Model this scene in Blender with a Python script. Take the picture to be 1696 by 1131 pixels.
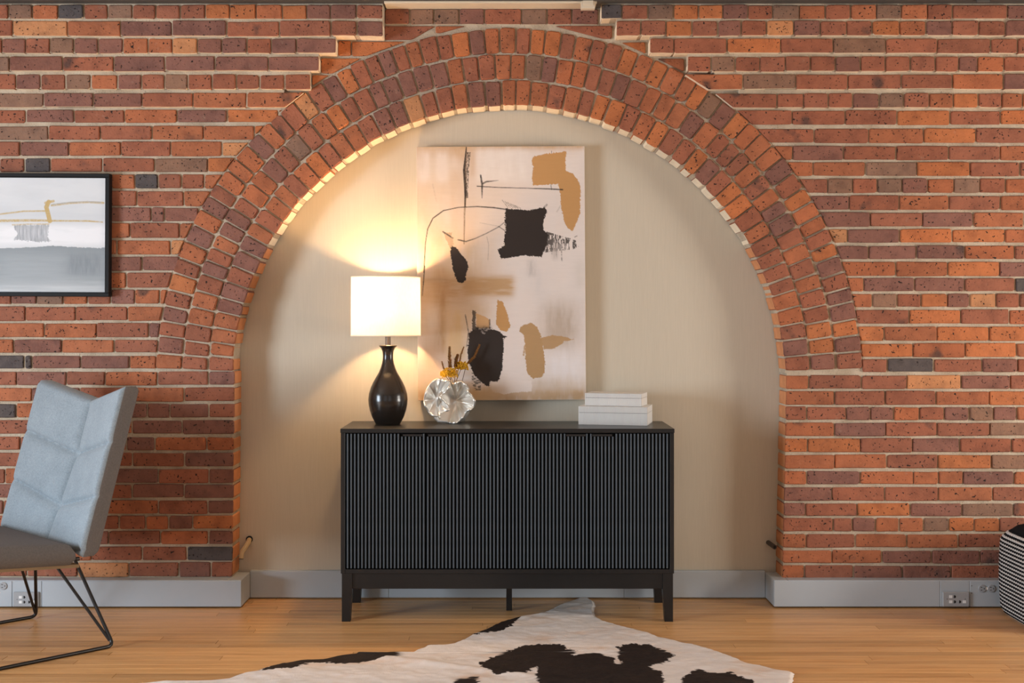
import bpy, math, random
import numpy as np
from mathutils import Vector, Matrix

random.seed(7)
rng = np.random.default_rng(11)
PI = math.pi
scn = bpy.context.scene
for o in list(bpy.data.objects):
    bpy.data.objects.remove(o)
COL = scn.collection

# ------------------------------------------------------------------ camera
FOC, VX, VY, EYE = 2018.0, 841.0, 535.0, 1.256      # measured from the photograph (1696 x 1131)
cd = bpy.data.cameras.new('camera')
cam = bpy.data.objects.new('camera', cd); COL.objects.link(cam)
cam.location = (0, 0, EYE); cam.rotation_euler = (PI / 2, 0, 0)
cd.sensor_width = 36.0
cd.lens = 36.0 * FOC / 1696.0
cd.shift_x = (848.0 - VX) / 1696.0
cd.shift_y = (VY - 565.5) / 1696.0
cd.clip_start = 0.05; cd.clip_end = 60
scn.camera = cam

# ------------------------------------------------------------------ world, exposure, daylight
w = bpy.data.worlds.new('world'); scn.world = w; w.use_nodes = True
w.node_tree.nodes['Background'].inputs[0].default_value = (0.75, 0.85, 1.0, 1)
w.node_tree.nodes['Background'].inputs[1].default_value = 0.6
scn.view_settings.view_transform = 'Standard'
scn.view_settings.look = 'None'
scn.view_settings.gamma = 1.0
scn.view_settings.use_curve_mapping = False
scn.view_settings.exposure = 0.12
LAMP_STRENGTH = 430.0
LAMP_COLOR = (1.0, 0.62, 0.30)


def area(name, loc, target, sx, sy, power, color, spread=180):
    d = bpy.data.lights.new(name, 'AREA'); d.shape = 'RECTANGLE'; d.size = sx; d.size_y = sy
    d.energy = power; d.color = color; d.spread = math.radians(spread)
    o = bpy.data.objects.new(name, d); COL.objects.link(o); o.location = loc
    o.rotation_euler = (Vector(target) - Vector(loc)).to_track_quat('-Z', 'Y').to_euler()
    return o


# daylight at the room's windows: two in the left wall, two in the wall behind the camera, one in the right wall
area('window_daylight', (-4.42, 2.3, 1.10), (0, 2.3, 1.10), 1.6, 1.4, 212, (0.75, 0.87, 1.0))
area('window_daylight', (-1.9, -2.52, 1.5), (-1.9, 0, 1.5), 1.9, 1.8, 4, (0.95, 0.97, 1.0))
area('window_daylight', (1.9, -2.52, 1.5), (1.9, 0, 1.5), 1.9, 1.8, 5, (1.0, 0.95, 0.88))
area('window_daylight', (4.42, 3.7, 1.0), (0, 3.7, 1.0), 1.2, 1.2, 92, (1.0, 0.95, 0.88))

# ------------------------------------------------------------------ helpers


def P(px, py, D):
    """measured picture position at a known distance -> metres in the room"""
    return Vector(((px - VX) / FOC * D, D, EYE + (VY - py) / FOC * D))


def sx(px, D): return (px - VX) / FOC * D
def sz(py, D): return EYE + (VY - py) / FOC * D
def floor_pt(px, py, z=0.0):
    D = (EYE - z) * FOC / (py - VY)
    return ((px - VX) / FOC * D, D)


def link(o, parent=None):
    COL.objects.link(o)
    if parent is not None:
        o.parent = parent
    return o


def mesh_obj(name, verts, faces, mats, parent=None, loc=(0, 0, 0), midx=None, smooth=False):
    me = bpy.data.meshes.new(name)
    me.from_pydata([tuple(v) for v in verts], [], faces)
    if not isinstance(mats, (list, tuple)):
        mats = [mats]
    for m in mats:
        me.materials.append(m)
    if midx is not None:
        me.polygons.foreach_set('material_index', midx)
    if smooth:
        me.polygons.foreach_set('use_smooth', [True] * len(me.polygons))
    me.update()
    o = bpy.data.objects.new(name, me)
    o.location = loc
    return link(o, parent)


class MB:
    """collects primitives into one mesh"""
    def __init__(self):
        self.v = []; self.f = []; self.m = []

    def add(self, verts, faces, m=0):
        n = len(self.v)
        self.v += [tuple(v) for v in verts]
        self.f += [tuple(i + n for i in f) for f in faces]
        self.m += [m] * len(faces)

    def box(self, x0, x1, y0, y1, z0, z1, m=0, bev=0.0):
        if bev <= 0:
            vs = [(x, y, z) for x in (x0, x1) for y in (y0, y1) for z in (z0, z1)]
            fs = [(0, 1, 3, 2), (4, 6, 7, 5), (0, 4, 5, 1), (2, 3, 7, 6), (0, 2, 6, 4), (1, 5, 7, 3)]
            self.add(vs, fs, m); return
        b = bev
        vs = []
        for x, sxx in ((x0, 1), (x1, -1)):
            for y, syy in ((y0, 1), (y1, -1)):
                for z, szz in ((z0, 1), (z1, -1)):
                    vs += [(x, y + syy * b, z + szz * b), (x + sxx * b, y, z + szz * b), (x + sxx * b, y + syy * b, z)]
        I = lambda i, j, k, a: ((i * 2 + j) * 2 + k) * 3 + a
        fs = [(I(0, 0, 0, 0), I(0, 0, 1, 0), I(0, 1, 1, 0), I(0, 1, 0, 0)), (I(1, 0, 0, 0), I(1, 1, 0, 0), I(1, 1, 1, 0), I(1, 0, 1, 0)),
              (I(0, 0, 0, 1), I(1, 0, 0, 1), I(1, 0, 1, 1), I(0, 0, 1, 1)), (I(0, 1, 0, 1), I(0, 1, 1, 1), I(1, 1, 1, 1), I(1, 1, 0, 1)),
              (I(0, 0, 0, 2), I(0, 1, 0, 2), I(1, 1, 0, 2), I(1, 0, 0, 2)), (I(0, 0, 1, 2), I(1, 0, 1, 2), I(1, 1, 1, 2), I(0, 1, 1, 2))]
        for j in (0, 1):
            for k in (0, 1):
                fs.append((I(0, j, k, 1), I(1, j, k, 1), I(1, j, k, 2), I(0, j, k, 2)))
        for i in (0, 1):
            for k in (0, 1):
                fs.append((I(i, 0, k, 0), I(i, 1, k, 0), I(i, 1, k, 2), I(i, 0, k, 2)))
        for i in (0, 1):
            for j in (0, 1):
                fs.append((I(i, j, 0, 0), I(i, j, 1, 0), I(i, j, 1, 1), I(i, j, 0, 1)))
        for i in (0, 1):
            for j in (0, 1):
                for k in (0, 1):
                    fs.append((I(i, j, k, 0), I(i, j, k, 1), I(i, j, k, 2)))
        self.add(vs, fs, m)

    def tube(self, pts, r, n=8, m=0, cap=True):
        pts = [Vector(p) for p in pts]
        rs = r if isinstance(r, (list, tuple)) else [r] * len(pts)
        base = len(self.v)
        up = None
        for i, p in enumerate(pts):
            if i == 0: t = pts[1] - pts[0]
            elif i == len(pts) - 1: t = pts[-1] - pts[-2]
            else: t = (pts[i + 1] - p).normalized() + (p - pts[i - 1]).normalized()
            t.normalize()
            if up is None:
                up = t.orthogonal().normalized()
            else:
                up = (up - t * up.dot(t))
                if up.length < 1e-6: up = t.orthogonal()
                up.normalize()
            s = t.cross(up)
            for k in range(n):
                a = 2 * PI * k / n
                self.v.append(tuple(p + (up * math.cos(a) + s * math.sin(a)) * rs[i]))
        for i in range(len(pts) - 1):
            for k in range(n):
                a = base + i * n + k; b = base + i * n + (k + 1) % n
                self.f.append((a, b, b + n, a + n)); self.m.append(m)
        if cap:
            self.f.append(tuple(base + k for k in reversed(range(n)))); self.m.append(m)
            q = base + (len(pts) - 1) * n
            self.f.append(tuple(q + k for k in range(n))); self.m.append(m)

    def lathe(self, prof, c, n=48, m=0, capb=True, capt=True):
        base = len(self.v)
        for r, z in prof:
            for k in range(n):
                a = 2 * PI * k / n
                self.v.append((c[0] + r * math.cos(a), c[1] + r * math.sin(a), c[2] + z))
        for i in range(len(prof) - 1):
            for k in range(n):
                a = base + i * n + k; b = base + i * n + (k + 1) % n
                self.f.append((a, b, b + n, a + n)); self.m.append(m)
        if capb:
            self.f.append(tuple(base + k for k in reversed(range(n)))); self.m.append(m)
        if capt:
            q = base + (len(prof) - 1) * n
            self.f.append(tuple(q + k for k in range(n))); self.m.append(m)

    def ball(self, c, r, nu=8, nv=5, m=0, sq=(1, 1, 1)):
        prof = []
        base = len(self.v)
        for i in range(nv + 1):
            th = PI * i / nv
            for k in range(nu):
                a = 2 * PI * k / nu
                self.v.append((c[0] + r * sq[0] * math.sin(th) * math.cos(a), c[1] + r * sq[1] * math.sin(th) * math.sin(a), c[2] - r * sq[2] * math.cos(th)))
        for i in range(nv):
            for k in range(nu):
                a = base + i * nu + k; b = base + i * nu + (k + 1) % nu
                self.f.append((a, b, b + nu, a + nu)); self.m.append(m)

    def build(self, name, mats, parent=None, loc=(0, 0, 0), smooth=False):
        vs = self.v
        if loc != (0, 0, 0):
            vs = [(a - loc[0], b - loc[1], c - loc[2]) for a, b, c in vs]
        return mesh_obj(name, vs, self.f, mats, parent, loc, self.m, smooth)


def shade_auto(o, deg=35):
    me = o.data
    me.polygons.foreach_set('use_smooth', [True] * len(me.polygons))
    me.set_sharp_from_angle(angle=math.radians(deg))
    return o


def tag(o, label=None, cat=None, group=None, kind=None):
    if label: o['label'] = label
    if cat: o['category'] = cat
    if group: o['group'] = group
    if kind: o['kind'] = kind
    return o


def thing(name, label, cat, loc=(0, 0, 0), rz=0.0, group=None):
    o = bpy.data.objects.new(name, None); o.empty_display_size = 0.05
    o.location = loc; o.rotation_euler = (0, 0, rz)
    COL.objects.link(o)
    return tag(o, label, cat, group)


# ------------------------------------------------------------------ materials


def srgb(r, g, b):
    f = lambda c: (c / 255 / 12.92) if c / 255 <= 0.04045 else ((c / 255 + 0.055) / 1.055) ** 2.4
    return (f(r), f(g), f(b), 1.0)


def new_mat(name):
    m = bpy.data.materials.new(name); m.use_nodes = True
    nt = m.node_tree
    return m, nt, nt.nodes['Principled BSDF']


def node(nt, kind, **kw):
    n = nt.nodes.new(kind)
    for k, v in kw.items():
        setattr(n, k, v)
    return n


def noise(nt, vec, scale, detail=4, rough=0.55):
    n = node(nt, 'ShaderNodeTexNoise')
    n.inputs['Scale'].default_value = scale
    n.inputs['Detail'].default_value = detail
    n.inputs['Roughness'].default_value = rough
    if vec is not None:
        nt.links.new(vec, n.inputs['Vector'])
    return n.outputs['Fac']


def ramp(nt, fac, stops):
    r = node(nt, 'ShaderNodeValToRGB')
    e = r.color_ramp.elements
    while len(e) < len(stops):
        e.new(0.5)
    for i, (p, c) in enumerate(stops):
        e[i].position = p
        e[i].color = c if len(c) == 4 else (*c, 1)
    nt.links.new(fac, r.inputs[0])
    return r.outputs[0]


def mix(nt, fac, a, b, mode='MIX'):
    n = node(nt, 'ShaderNodeMix', data_type='RGBA', blend_type=mode)
    for sock, val in ((n.inputs[0], fac), (n.inputs[6], a), (n.inputs[7], b)):
        if hasattr(val, 'links') or isinstance(val, bpy.types.NodeSocket):
            nt.links.new(val, sock)
        else:
            sock.default_value = val
    return n.outputs[2]


def bump(nt, bs, h, strength=0.3, dist=0.01):
    b = node(nt, 'ShaderNodeBump')
    b.inputs['Strength'].default_value = strength
    b.inputs['Distance'].default_value = dist
    nt.links.new(h, b.inputs['Height'])
    nt.links.new(b.outputs[0], bs.inputs['Normal'])
    return b


def texco(nt, which='Object', scale=None):
    t = node(nt, 'ShaderNodeTexCoord').outputs[which]
    if scale:
        mp = node(nt, 'ShaderNodeMapping'); mp.inputs['Scale'].default_value = scale
        nt.links.new(t, mp.inputs['Vector']); t = mp.outputs[0]
    return t


def g(v): return (v, v, v, 1)


def simple(name, col, rough=0.5, spec=0.5, nscale=None, namp=0.08, bscale=None, bstr=0.1, metal=0.0, stretch=None):
    m, nt, bs = new_mat(name)
    bs.inputs['Roughness'].default_value = rough
    bs.inputs['Specular IOR Level'].default_value = spec
    bs.inputs['Metallic'].default_value = metal
    tc = texco(nt, 'Object', stretch)
    f = noise(nt, tc, nscale or 12)
    c = ramp(nt, f, [(0.25, tuple(x * (1 - namp) for x in col[:3])), (0.75, tuple(min(1, x * (1 + namp)) for x in col[:3]))])
    nt.links.new(c, bs.inputs['Base Color'])
    if bscale:
        bump(nt, bs, noise(nt, tc, bscale), bstr, 0.004)
    return m


def brick_material(name, far=False):
    m, nt, bs = new_mat(name)
    oi = node(nt, 'ShaderNodeObjectInfo')
    tc = node(nt, 'ShaderNodeTexCoord').outputs['Object']
    off = node(nt, 'ShaderNodeVectorMath', operation='SCALE')
    off.inputs[0].default_value = (37, 19, 53)
    nt.links.new(oi.outputs['Random'], off.inputs['Scale'])
    va = node(nt, 'ShaderNodeVectorMath', operation='ADD')
    nt.links.new(tc, va.inputs[0]); nt.links.new(off.outputs[0], va.inputs[1])
    vec = va.outputs[0]
    if far:
        ge = node(nt, 'ShaderNodeNewGeometry')
        base = ramp(nt, ge.outputs['Random Per Island'], [(0, BR['d']), (0.35, BR['r']), (0.7, BR['o']), (1, BR['O'])])
    else:
        base = oi.outputs['Color']
    lo = noise(nt, vec, 14, 5, 0.6)
    c = mix(nt, 1.0, base, ramp(nt, lo, [(0.25, (0.68, 0.66, 0.68)), (0.5, (1, 1, 1)), (0.78, (1.22, 1.2, 1.16))]), 'MULTIPLY')
    # burnt ends with a shape of their own
    burn = noise(nt, vec, 6.5, 3, 0.5)
    c = mix(nt, ramp(nt, burn, [(0.66, g(0)), (0.74, g(0.75))]), c, (0.045, 0.036, 0.034, 1))
    # pale mortar smears
    sm = noise(nt, vec, 26, 6, 0.7)
    c = mix(nt, ramp(nt, sm, [(0.62, g(0)), (0.78, g(0.4))]), c, (0.42, 0.30, 0.22, 1))
    # iron spots and pits
    pit = noise(nt, vec, 95, 2, 0.5)
    pm = ramp(nt, pit, [(0.655, g(0)), (0.70, g(1))])
    c = mix(nt, pm, c, (0.022, 0.014, 0.012, 1))
    nt.links.new(c, bs.inputs['Base Color'])
    bs.inputs['Roughness'].default_value = 0.78
    bs.inputs['Specular IOR Level'].default_value = 0.3
    hh = node(nt, 'ShaderNodeMath', operation='SUBTRACT')
    fine = noise(nt, vec, 60, 6, 0.65)
    nt.links.new(fine, hh.inputs[0]); nt.links.new(pm, hh.inputs[1])
    bump(nt, bs, hh.outputs[0], 0.85, 0.006)
    return m


BR = {  # brick colours (surface colour)
    'O': srgb(182, 110, 68), 'o': srgb(169, 102, 69), 'r': srgb(152, 94, 71), 'd': srgb(134, 91, 78),
    'k': srgb(86, 79, 78), 'b': srgb(138, 105, 86), 't': srgb(190, 132, 90)}
M_BRICK = brick_material('brick_fired_clay')
M_BRICK_FAR = brick_material('brick_fired_clay_far', True)
M_RETURN_GLOW = simple('brick_return_lamp_glow', srgb(206, 140, 96), 0.85, 0.2, 18, 0.18, 70, 0.5)  # lamp glow on jamb and lower arch returns, put into a lighter brick colour
M_CREAM = simple('cream_plaster_residue', srgb(240, 222, 194), 0.85, 0.2, 30, 0.10, 60, 0.4)


def mortar_material():
    m, nt, bs = new_mat('mortar')
    tc = texco(nt, 'Object')
    a = noise(nt, tc, 9, 5); b = noise(nt, tc, 140, 4, 0.7)
    c = ramp(nt, a, [(0.3, srgb(180, 162, 139)), (0.7, srgb(213, 197, 174))])
    c = mix(nt, ramp(nt, b, [(0.58, g(0)), (0.72, g(0.6))]), c, srgb(96, 82, 70))
    nt.links.new(c, bs.inputs['Base Color'])
    bs.inputs['Roughness'].default_value = 0.95
    bs.inputs['Specular IOR Level'].default_value = 0.1
    bump(nt, bs, b, 0.9, 0.006)
    return m


M_MORTAR = mortar_material()


def niche_material():
    m, nt, bs = new_mat('greige_wallcovering')
    tc = texco(nt, 'Object', (260, 1, 9))
    f = noise(nt, tc, 1.0, 4, 0.6)
    c = ramp(nt, f, [(0.3, srgb(198, 187, 168)), (0.7, srgb(203, 192, 173))])
    nt.links.new(c, bs.inputs['Base Color'])
    bs.inputs['Roughness'].default_value = 0.72
    bs.inputs['Specular IOR Level'].default_value = 0.25
    bump(nt, bs, f, 0.12, 0.002)
    return m


M_NICHE = niche_material()
M_WALL = simple('painted_wall', srgb(214, 208, 198), 0.8, 0.2, 3, 0.03)
M_CEIL = simple('painted_ceiling', srgb(190, 180, 168), 0.85, 0.2, 3, 0.04)
M_RACE = simple('grey_enamelled_steel', srgb(176, 183, 188), 0.42, 0.5, 5, 0.03, 300, 0.03)
M_RACETOP = M_RACE
M_BEAM = simple('dark_painted_steel', srgb(78, 74, 70), 0.6, 0.4, 6, 0.1, 40, 0.15)
M_CREAMTRIM = simple('cream_metal_and_lit_underside', srgb(214, 200, 178), 0.55, 0.4, 5, 0.04)


def floor_material(name, far=False):
    m, nt, bs = new_mat(name)
    oi = node(nt, 'ShaderNodeObjectInfo')
    tc = node(nt, 'ShaderNodeTexCoord').outputs['Object']
    off = node(nt, 'ShaderNodeVectorMath', operation='SCALE')
    off.inputs[0].default_value = (31, 47, 13)
    if far:
        nt.links.new(node(nt, 'ShaderNodeNewGeometry').outputs['Random Per Island'], off.inputs['Scale'])
    else:
        nt.links.new(oi.outputs['Random'], off.inputs['Scale'])
    va = node(nt, 'ShaderNodeVectorMath', operation='ADD')
    nt.links.new(tc, va.inputs[0]); nt.links.new(off.outputs[0], va.inputs[1])
    mp = node(nt, 'ShaderNodeMapping'); mp.inputs['Scale'].default_value = (1.6, 34, 34)
    nt.links.new(va.outputs[0], mp.inputs['Vector'])
    f = noise(nt, mp.outputs[0], 1.6, 6, 0.62)
    c = ramp(nt, f, [(0.25, srgb(180, 126, 76)), (0.45, srgb(210, 158, 102)), (0.6, srgb(219, 170, 114)), (0.8, srgb(198, 144, 92))])
    if far:
        v = ramp(nt, node(nt, 'ShaderNodeNewGeometry').outputs['Random Per Island'], [(0, (0.85, 0.83, 0.8)), (1, (1.08, 1.08, 1.08))])
    else:
        v = oi.outputs['Color']
    c = mix(nt, 1.0, c, v, 'MULTIPLY')
    mp2 = node(nt, 'ShaderNodeMapping'); mp2.inputs['Scale'].default_value = (5, 120, 120)
    nt.links.new(va.outputs[0], mp2.inputs['Vector'])
    f2 = noise(nt, mp2.outputs[0], 2.0, 3, 0.6)
    c = mix(nt, ramp(nt, f2, [(0.66, g(0)), (0.76, g(0.55))]), c, srgb(150, 100, 60))
    nt.links.new(c, bs.inputs['Base Color'])
    bs.inputs['Roughness'].default_value = 0.34
    bs.inputs['Specular IOR Level'].default_value = 0.45
    bump(nt, bs, f2, 0.06, 0.002)
    return m


M_FLOOR = floor_material('maple_boards')
M_FLOOR_FAR = floor_material('maple_boards_far', True)
M_GAP = simple('floor_gap', srgb(92, 60, 34), 0.9, 0.1)
M_BLACKWOOD = simple('black_lacquer', (0.008, 0.0074, 0.0073, 1), 0.33, 0.5, 30, 0.15, 160, 0.03)
M_DOOR = simple('matt_black_door_shade', (0.004, 0.004, 0.004, 1), 0.8, 0.2)  # panel blackened so its colour carries the shade between the slats
M_SLAT = simple('reeded_wood_daylight_tint', (0.070, 0.083, 0.096, 1), 0.5, 0.5, 40, 0.15, 160, 0.04)  # black wood lightened to blue-grey; the daylight highlight lies in the colour
M_BLACKMETAL = simple('black_metal', (0.012, 0.011, 0.011, 1), 0.35, 0.5)
M_FRAME = simple('matt_black_frame', (0.006, 0.006, 0.0065, 1), 0.6, 0.25)
M_LAMPBASE = simple('dark_bronze_ceramic', (0.018, 0.013, 0.010, 1), 0.22, 0.6, 26, 0.3, 120, 0.03)
M_NECK = simple('bronze_neck', (0.06, 0.045, 0.036, 1), 0.4, 0.5)
M_SILVER = simple('silver_white_glaze', srgb(234, 229, 220), 0.30, 0.6, 20, 0.03, metal=0.65)
M_BOX = simple('white_ribbed_box', srgb(232, 230, 226), 0.5, 0.4, 14, 0.02)
M_STEEL = simple('outlet_plate_steel', srgb(160, 162, 164), 0.4, 0.5, 8, 0.03)
M_WHITEPL = simple('white_label_plastic', srgb(236, 236, 234), 0.5, 0.4)
M_BLACKPL = simple('black_socket', (0.008, 0.008, 0.008, 1), 0.6, 0.3)
M_PIPE = simple('tan_painted_pipe', srgb(190, 166, 130), 0.6, 0.3)
M_IRON = simple('dark_iron', srgb(70, 62, 56), 0.5, 0.5)
M_KNITW = simple('white_knit_yarn', srgb(206, 202, 196), 0.95, 0.1, 120, 0.12, 240, 0.5)
M_KNITB = simple('black_knit_yarn', (0.012, 0.012, 0.013, 1), 0.95, 0.1, 120, 0.12, 240, 0.5)


def fabric_material():
    m, nt, bs = new_mat('grey_blue_felt')
    tc = texco(nt, 'Object')
    a = noise(nt, tc, 160, 3, 0.7); b = noise(nt, tc, 10, 3)
    c = ramp(nt, a, [(0.3, srgb(120, 130, 136)), (0.7, srgb(150, 160, 166))])
    c = mix(nt, 0.25, c, ramp(nt, b, [(0.3, srgb(126, 136, 142)), (0.7, srgb(160, 170, 176))]))
    nt.links.new(c, bs.inputs['Base Color'])
    bs.inputs['Roughness'].default_value = 0.9
    bs.inputs['Specular IOR Level'].default_value = 0.15
    bs.inputs['Sheen Weight'].default_value = 0.15
    bump(nt, bs, a, 0.25, 0.002)
    return m


M_FELT = fabric_material()
M_SEAT = simple('dark_taupe_felt', srgb(112, 108, 106), 0.9, 0.15, 160, 0.12, 160, 0.25)


def attr_material(name, attr, rough=0.6, spec=0.3, bscale=200, bstr=0.1, stretch=None):
    m, nt, bs = new_mat(name)
    a = node(nt, 'ShaderNodeAttribute'); a.attribute_name = attr
    nt.links.new(a.outputs['Color'], bs.inputs['Base Color'])
    bs.inputs['Roughness'].default_value = rough
    bs.inputs['Specular IOR Level'].default_value = spec
    bump(nt, bs, noise(nt, texco(nt, 'Object', stretch), bscale, 4, 0.6), bstr, 0.002)
    return m


M_PAINT = attr_material('painted_canvas', 'paint', 0.62, 0.25, 350, 0.15)
M_HIDE = attr_material('cowhide_hair', 'hide', 0.7, 0.25, 60, 0.35, (5, 1, 1))

# shade: thin white fabric that lets the bulb glow through
M_SHADE, _nt, _bs = new_mat('white_linen_lampshade')
_tr = node(_nt, 'ShaderNodeBsdfTranslucent'); _tr.inputs[0].default_value = (0.92, 0.86, 0.74, 1)
_df = node(_nt, 'ShaderNodeBsdfDiffuse')
_wv = noise(_nt, texco(_nt, 'Object', (1, 1, 0.2)), 240, 2)
_nt.links.new(ramp(_nt, _wv, [(0.3, (0.80, 0.78, 0.72)), (0.7, (0.88, 0.86, 0.80))]), _df.inputs[0])
_mx = node(_nt, 'ShaderNodeMixShader'); _mx.inputs[0].default_value = 0.19
_nt.links.new(_df.outputs[0], _mx.inputs[1]); _nt.links.new(_tr.outputs[0], _mx.inputs[2])
_nt.links.new(_mx.outputs[0], _nt.nodes['Material Output'].inputs['Surface'])
_nt.nodes.remove(_bs)

M_BULB, _nt, _bs = new_mat('lit_bulb')
_bs.inputs['Emission Color'].default_value = (*LAMP_COLOR, 1)
_bs.inputs['Emission Strength'].default_value = LAMP_STRENGTH

# ------------------------------------------------------------------ distances (metres from the camera)
D_BRICK, D_NICHE, D_RACE = 5.43, 5.572, 5.37
HALF = 4.5
CXP, CYP = 843.0, 632.0
RI, RO = 457.5, 585.0
K = FOC / D_BRICK
ACX, ACZ = sx(CXP, D_BRICK), sz(CYP, D_BRICK)
A_RI, A_RO = RI / K, RO / K


def ring_x(y, side, pad=2.0):
    """picture x of the outer arch edge at height y"""
    d = (RO + pad) ** 2 - (CYP - y) ** 2
    return CXP + side * math.sqrt(max(d, 0.0))


# ------------------------------------------------------------------ brick builder


def brick_mesh(quad, yf, yb, bev=0.0035, cut=0.0045, jit=0.0013, cream=None, mids=True):
    """quad: 4 (x,z) corners, counter-clockwise from lower left seen from the room. 48 triangles."""
    pts = []
    q = [Vector((p[0] + random.uniform(-jit, jit), p[1] + random.uniform(-jit, jit))) for p in quad]
    n = len(q)
    owner = []
    for i in range(n):
        a, b, c = q[i - 1], q[i], q[(i + 1) % n]
        c1 = min(cut * random.uniform(0.4, 1.8), (a - b).length * 0.3)
        c2 = min(cut * random.uniform(0.4, 1.8), (c - b).length * 0.3)
        pts.append(b + (a - b).normalized() * c1); owner.append(i)
        pts.append(b + (c - b).normalized() * c2); owner.append(i)
        if mids and i % 2 == 0 and (c - b).length > 0.03:
            mid = (b + c) / 2 + (c - b) * random.uniform(-0.2, 0.2)
            nrm = Vector(((c - b).y, -(c - b).x)).normalized()
            pts.append(mid + nrm * random.uniform(-jit, jit)); owner.append(i)
    cx = sum(p.x for p in pts) / len(pts); cz = sum(p.y for p in pts) / len(pts)
    cen = Vector((cx, cz))
    N = len(pts)
    tx, tz = random.uniform(-0.018, 0.018), random.uniform(-0.03, 0.03)
    front = []; ring = []; back = []
    for p in pts:
        d = p - cen
        k = 1 - bev * 1.3 / max(d.length, 1e-4)
        pf = cen + Vector((d.x * (1 - bev / max(abs(d.x), bev * 2)), d.y * (1 - bev / max(abs(d.y), bev * 2))))
        dy = tx * d.x + tz * d.y + random.uniform(-0.0006, 0.0006)
        front.append((pf.x, yf + dy, pf.y))
        ring.append((p.x, yf + bev * random.uniform(0.7, 1.3) + dy, p.y))
        back.append((p.x, yb, p.y))
    vs = front + ring + back
    fs = [tuple(range(N))]
    mi = [0]
    for i in range(N):
        j = (i + 1) % N
        fs.append((i, N + i, N + j, j)); mi.append(0)
        fs.append((N + i, 2 * N + i, 2 * N + j, N + j))
        e = pts[j] - pts[i]
        nz = Vector((e.y, -e.x)).normalized()
        mi.append(1 if (cream is not None and cream(nz)) else 0)
    return vs, fs, mi, (cx, (yf + yb) / 2, cz)


def vary(c, amt=0.10):
    k = 1 + random.uniform(-amt, amt); h = random.uniform(-0.04, 0.04)
    return (c[0] * k * (1 + h), c[1] * k, c[2] * k * (1 - h), 1)


def add_brick(quad, yf, yb, code, parent, cream=None, edge_mat=None, **kw):
    vs, fs, mi, c = brick_mesh(quad, yf, yb, cream=cream, **kw)
    vs = [(a - c[0], b - c[1], d - c[2]) for a, b, d in vs]
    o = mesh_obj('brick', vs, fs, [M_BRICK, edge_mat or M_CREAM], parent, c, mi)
    o.color = vary(BR[code])
    return o


# ------------------------------------------------------------------ brick courses, read off the photograph
# (top, bottom, joints along the course, colour of each brick); 'A' = cut along the arch
LEFT = [
    (8, 30.5, [-28, 14, 54, 96, 138, 178, 219, 258, 298, 340, 380, 424, 467, 508, 547, 590, 635], 'rbokrbrrrOOoOddr'),
    (34.6, 59, [-64, 20.5, 112, 199, 285, 375, 462, 548, 591, 635], 'rtoddrrrd'),
    (63.8, 87.5, [-38, 3, 42, 82, 122, 162, 203, 245, 285, 327, 367, 409, 449, 491, 557], 'rdrbddootddrdd'),
    (93.8, 117, [-68, 16, 103, 188, 273, 356, 444, 529], 'bdrdddd'),
    (123.5, 147, [-14, 26, 67, 108, 150, 194, 234, 272, 311, 351, 391, 430, 471, 515], 'rdrbodrbrrrrr'),
    (154, 177, [-10, 72, 154, 235, 319, 408, 'A'], 'bddroo'),
    (182, 202.5, [-42, 42, 122, 206, 293, 376, 461, 'A'], 'rdrodOO'),
    (208.5, 231, [-4, 80, 166, 251, 337, 421, 'A'], 'brrooO'),
    (235, 257.5, [-50, 33, 114, 200, 282, 367, 'A'], 'rdorot'),
    (262, 284, [-2, 40, 83, 169, 256, 344, 'A'], 'rkrrbO'),
    (289, 312, [-74, 10, 96, 183, 223, 261.5, 300, 338, 'A'], 'rdookrro'),
    (316.5, 341, [-30, 55, 140, 226, 304, 'A'], 'rorro'),
    (344, 366, [-6, 79, 164, 250, 272, 328], 'rrdddd'),
    (370, 393.5, [-40, 45, 130, 215, 297, 'A'], 'rooro'),
    (398, 421, [-60, 24, 108, 193, 282, 'A'], 'rdoot'),
    (425, 447.5, [-16, 67, 150, 234.6, 297, 'A'], 'rrddr'),
    (452, 476, [-42, 42, 126, 209, 'A'], 'rdor'),
    (480, 503, [-22, 18, 60, 104, 144, 183, 223, 264, 'A'], 'rdbordoo'),
    (508, 531, [-42, 42, 125, 211, 'A'], 'rrro'),
    (535.5, 559, [-10, 73, 160, 246, 'A'], 'oord'),
    (562.5, 584, [-62, 22, 102, 188.5, 'A'], 'odor'),
    (589, 610, [-46, 40, 52.5, 133, 214, 'A'], 'kkddo'),
    (616, 637.5, [-55, 27, 109, 174, 260, 345, 'J'], 'rdrord'),
    (642, 664.5, [-32, 52.5, 131, 217, 304, 'J'], 'odror'),
    (669, 691.5, [-58, 26, 110, 195, 243, 281, 345, 'J'], 'kordddr'),
    (696, 718, [-38, 48, 133, 218, 301, 'J'], 'rrodd'),
    (724, 745, [-52, 33, 119, 209, 256, 342, 'J'], 'rrrdoo'),
    (750, 772, [-36, 49, 134, 219, 305, 'J'], 'rdrrd'),
    (777, 800, [-77, 8, 92, 176, 261.5, 346, 'J'], 'rordrd'),
    (802.5, 824.5, [-38, 47, 132, 218, 305, 'J'], 'drrdd'),
    (829, 850.5, [-80, 5, 90, 174, 261.5, 343.6, 'J'], 'drrord'),
    (854.5, 876, [-58, 27, 112, 197, 241, 279, 319, 'J'], 'rdrrodO'),
    (879.5, 901, [-75, 10, 95, 179.5, 265, 345, 'J'], 'rrdrod'),
    (905.5, 927.5, [-18, 67, 151, 235, 309, 'J'], 'rorrk'),
    (931.5, 955, [-40, 44, 128, 213, 296, 349, 'J'], 'rrtrdr'),
]
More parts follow.
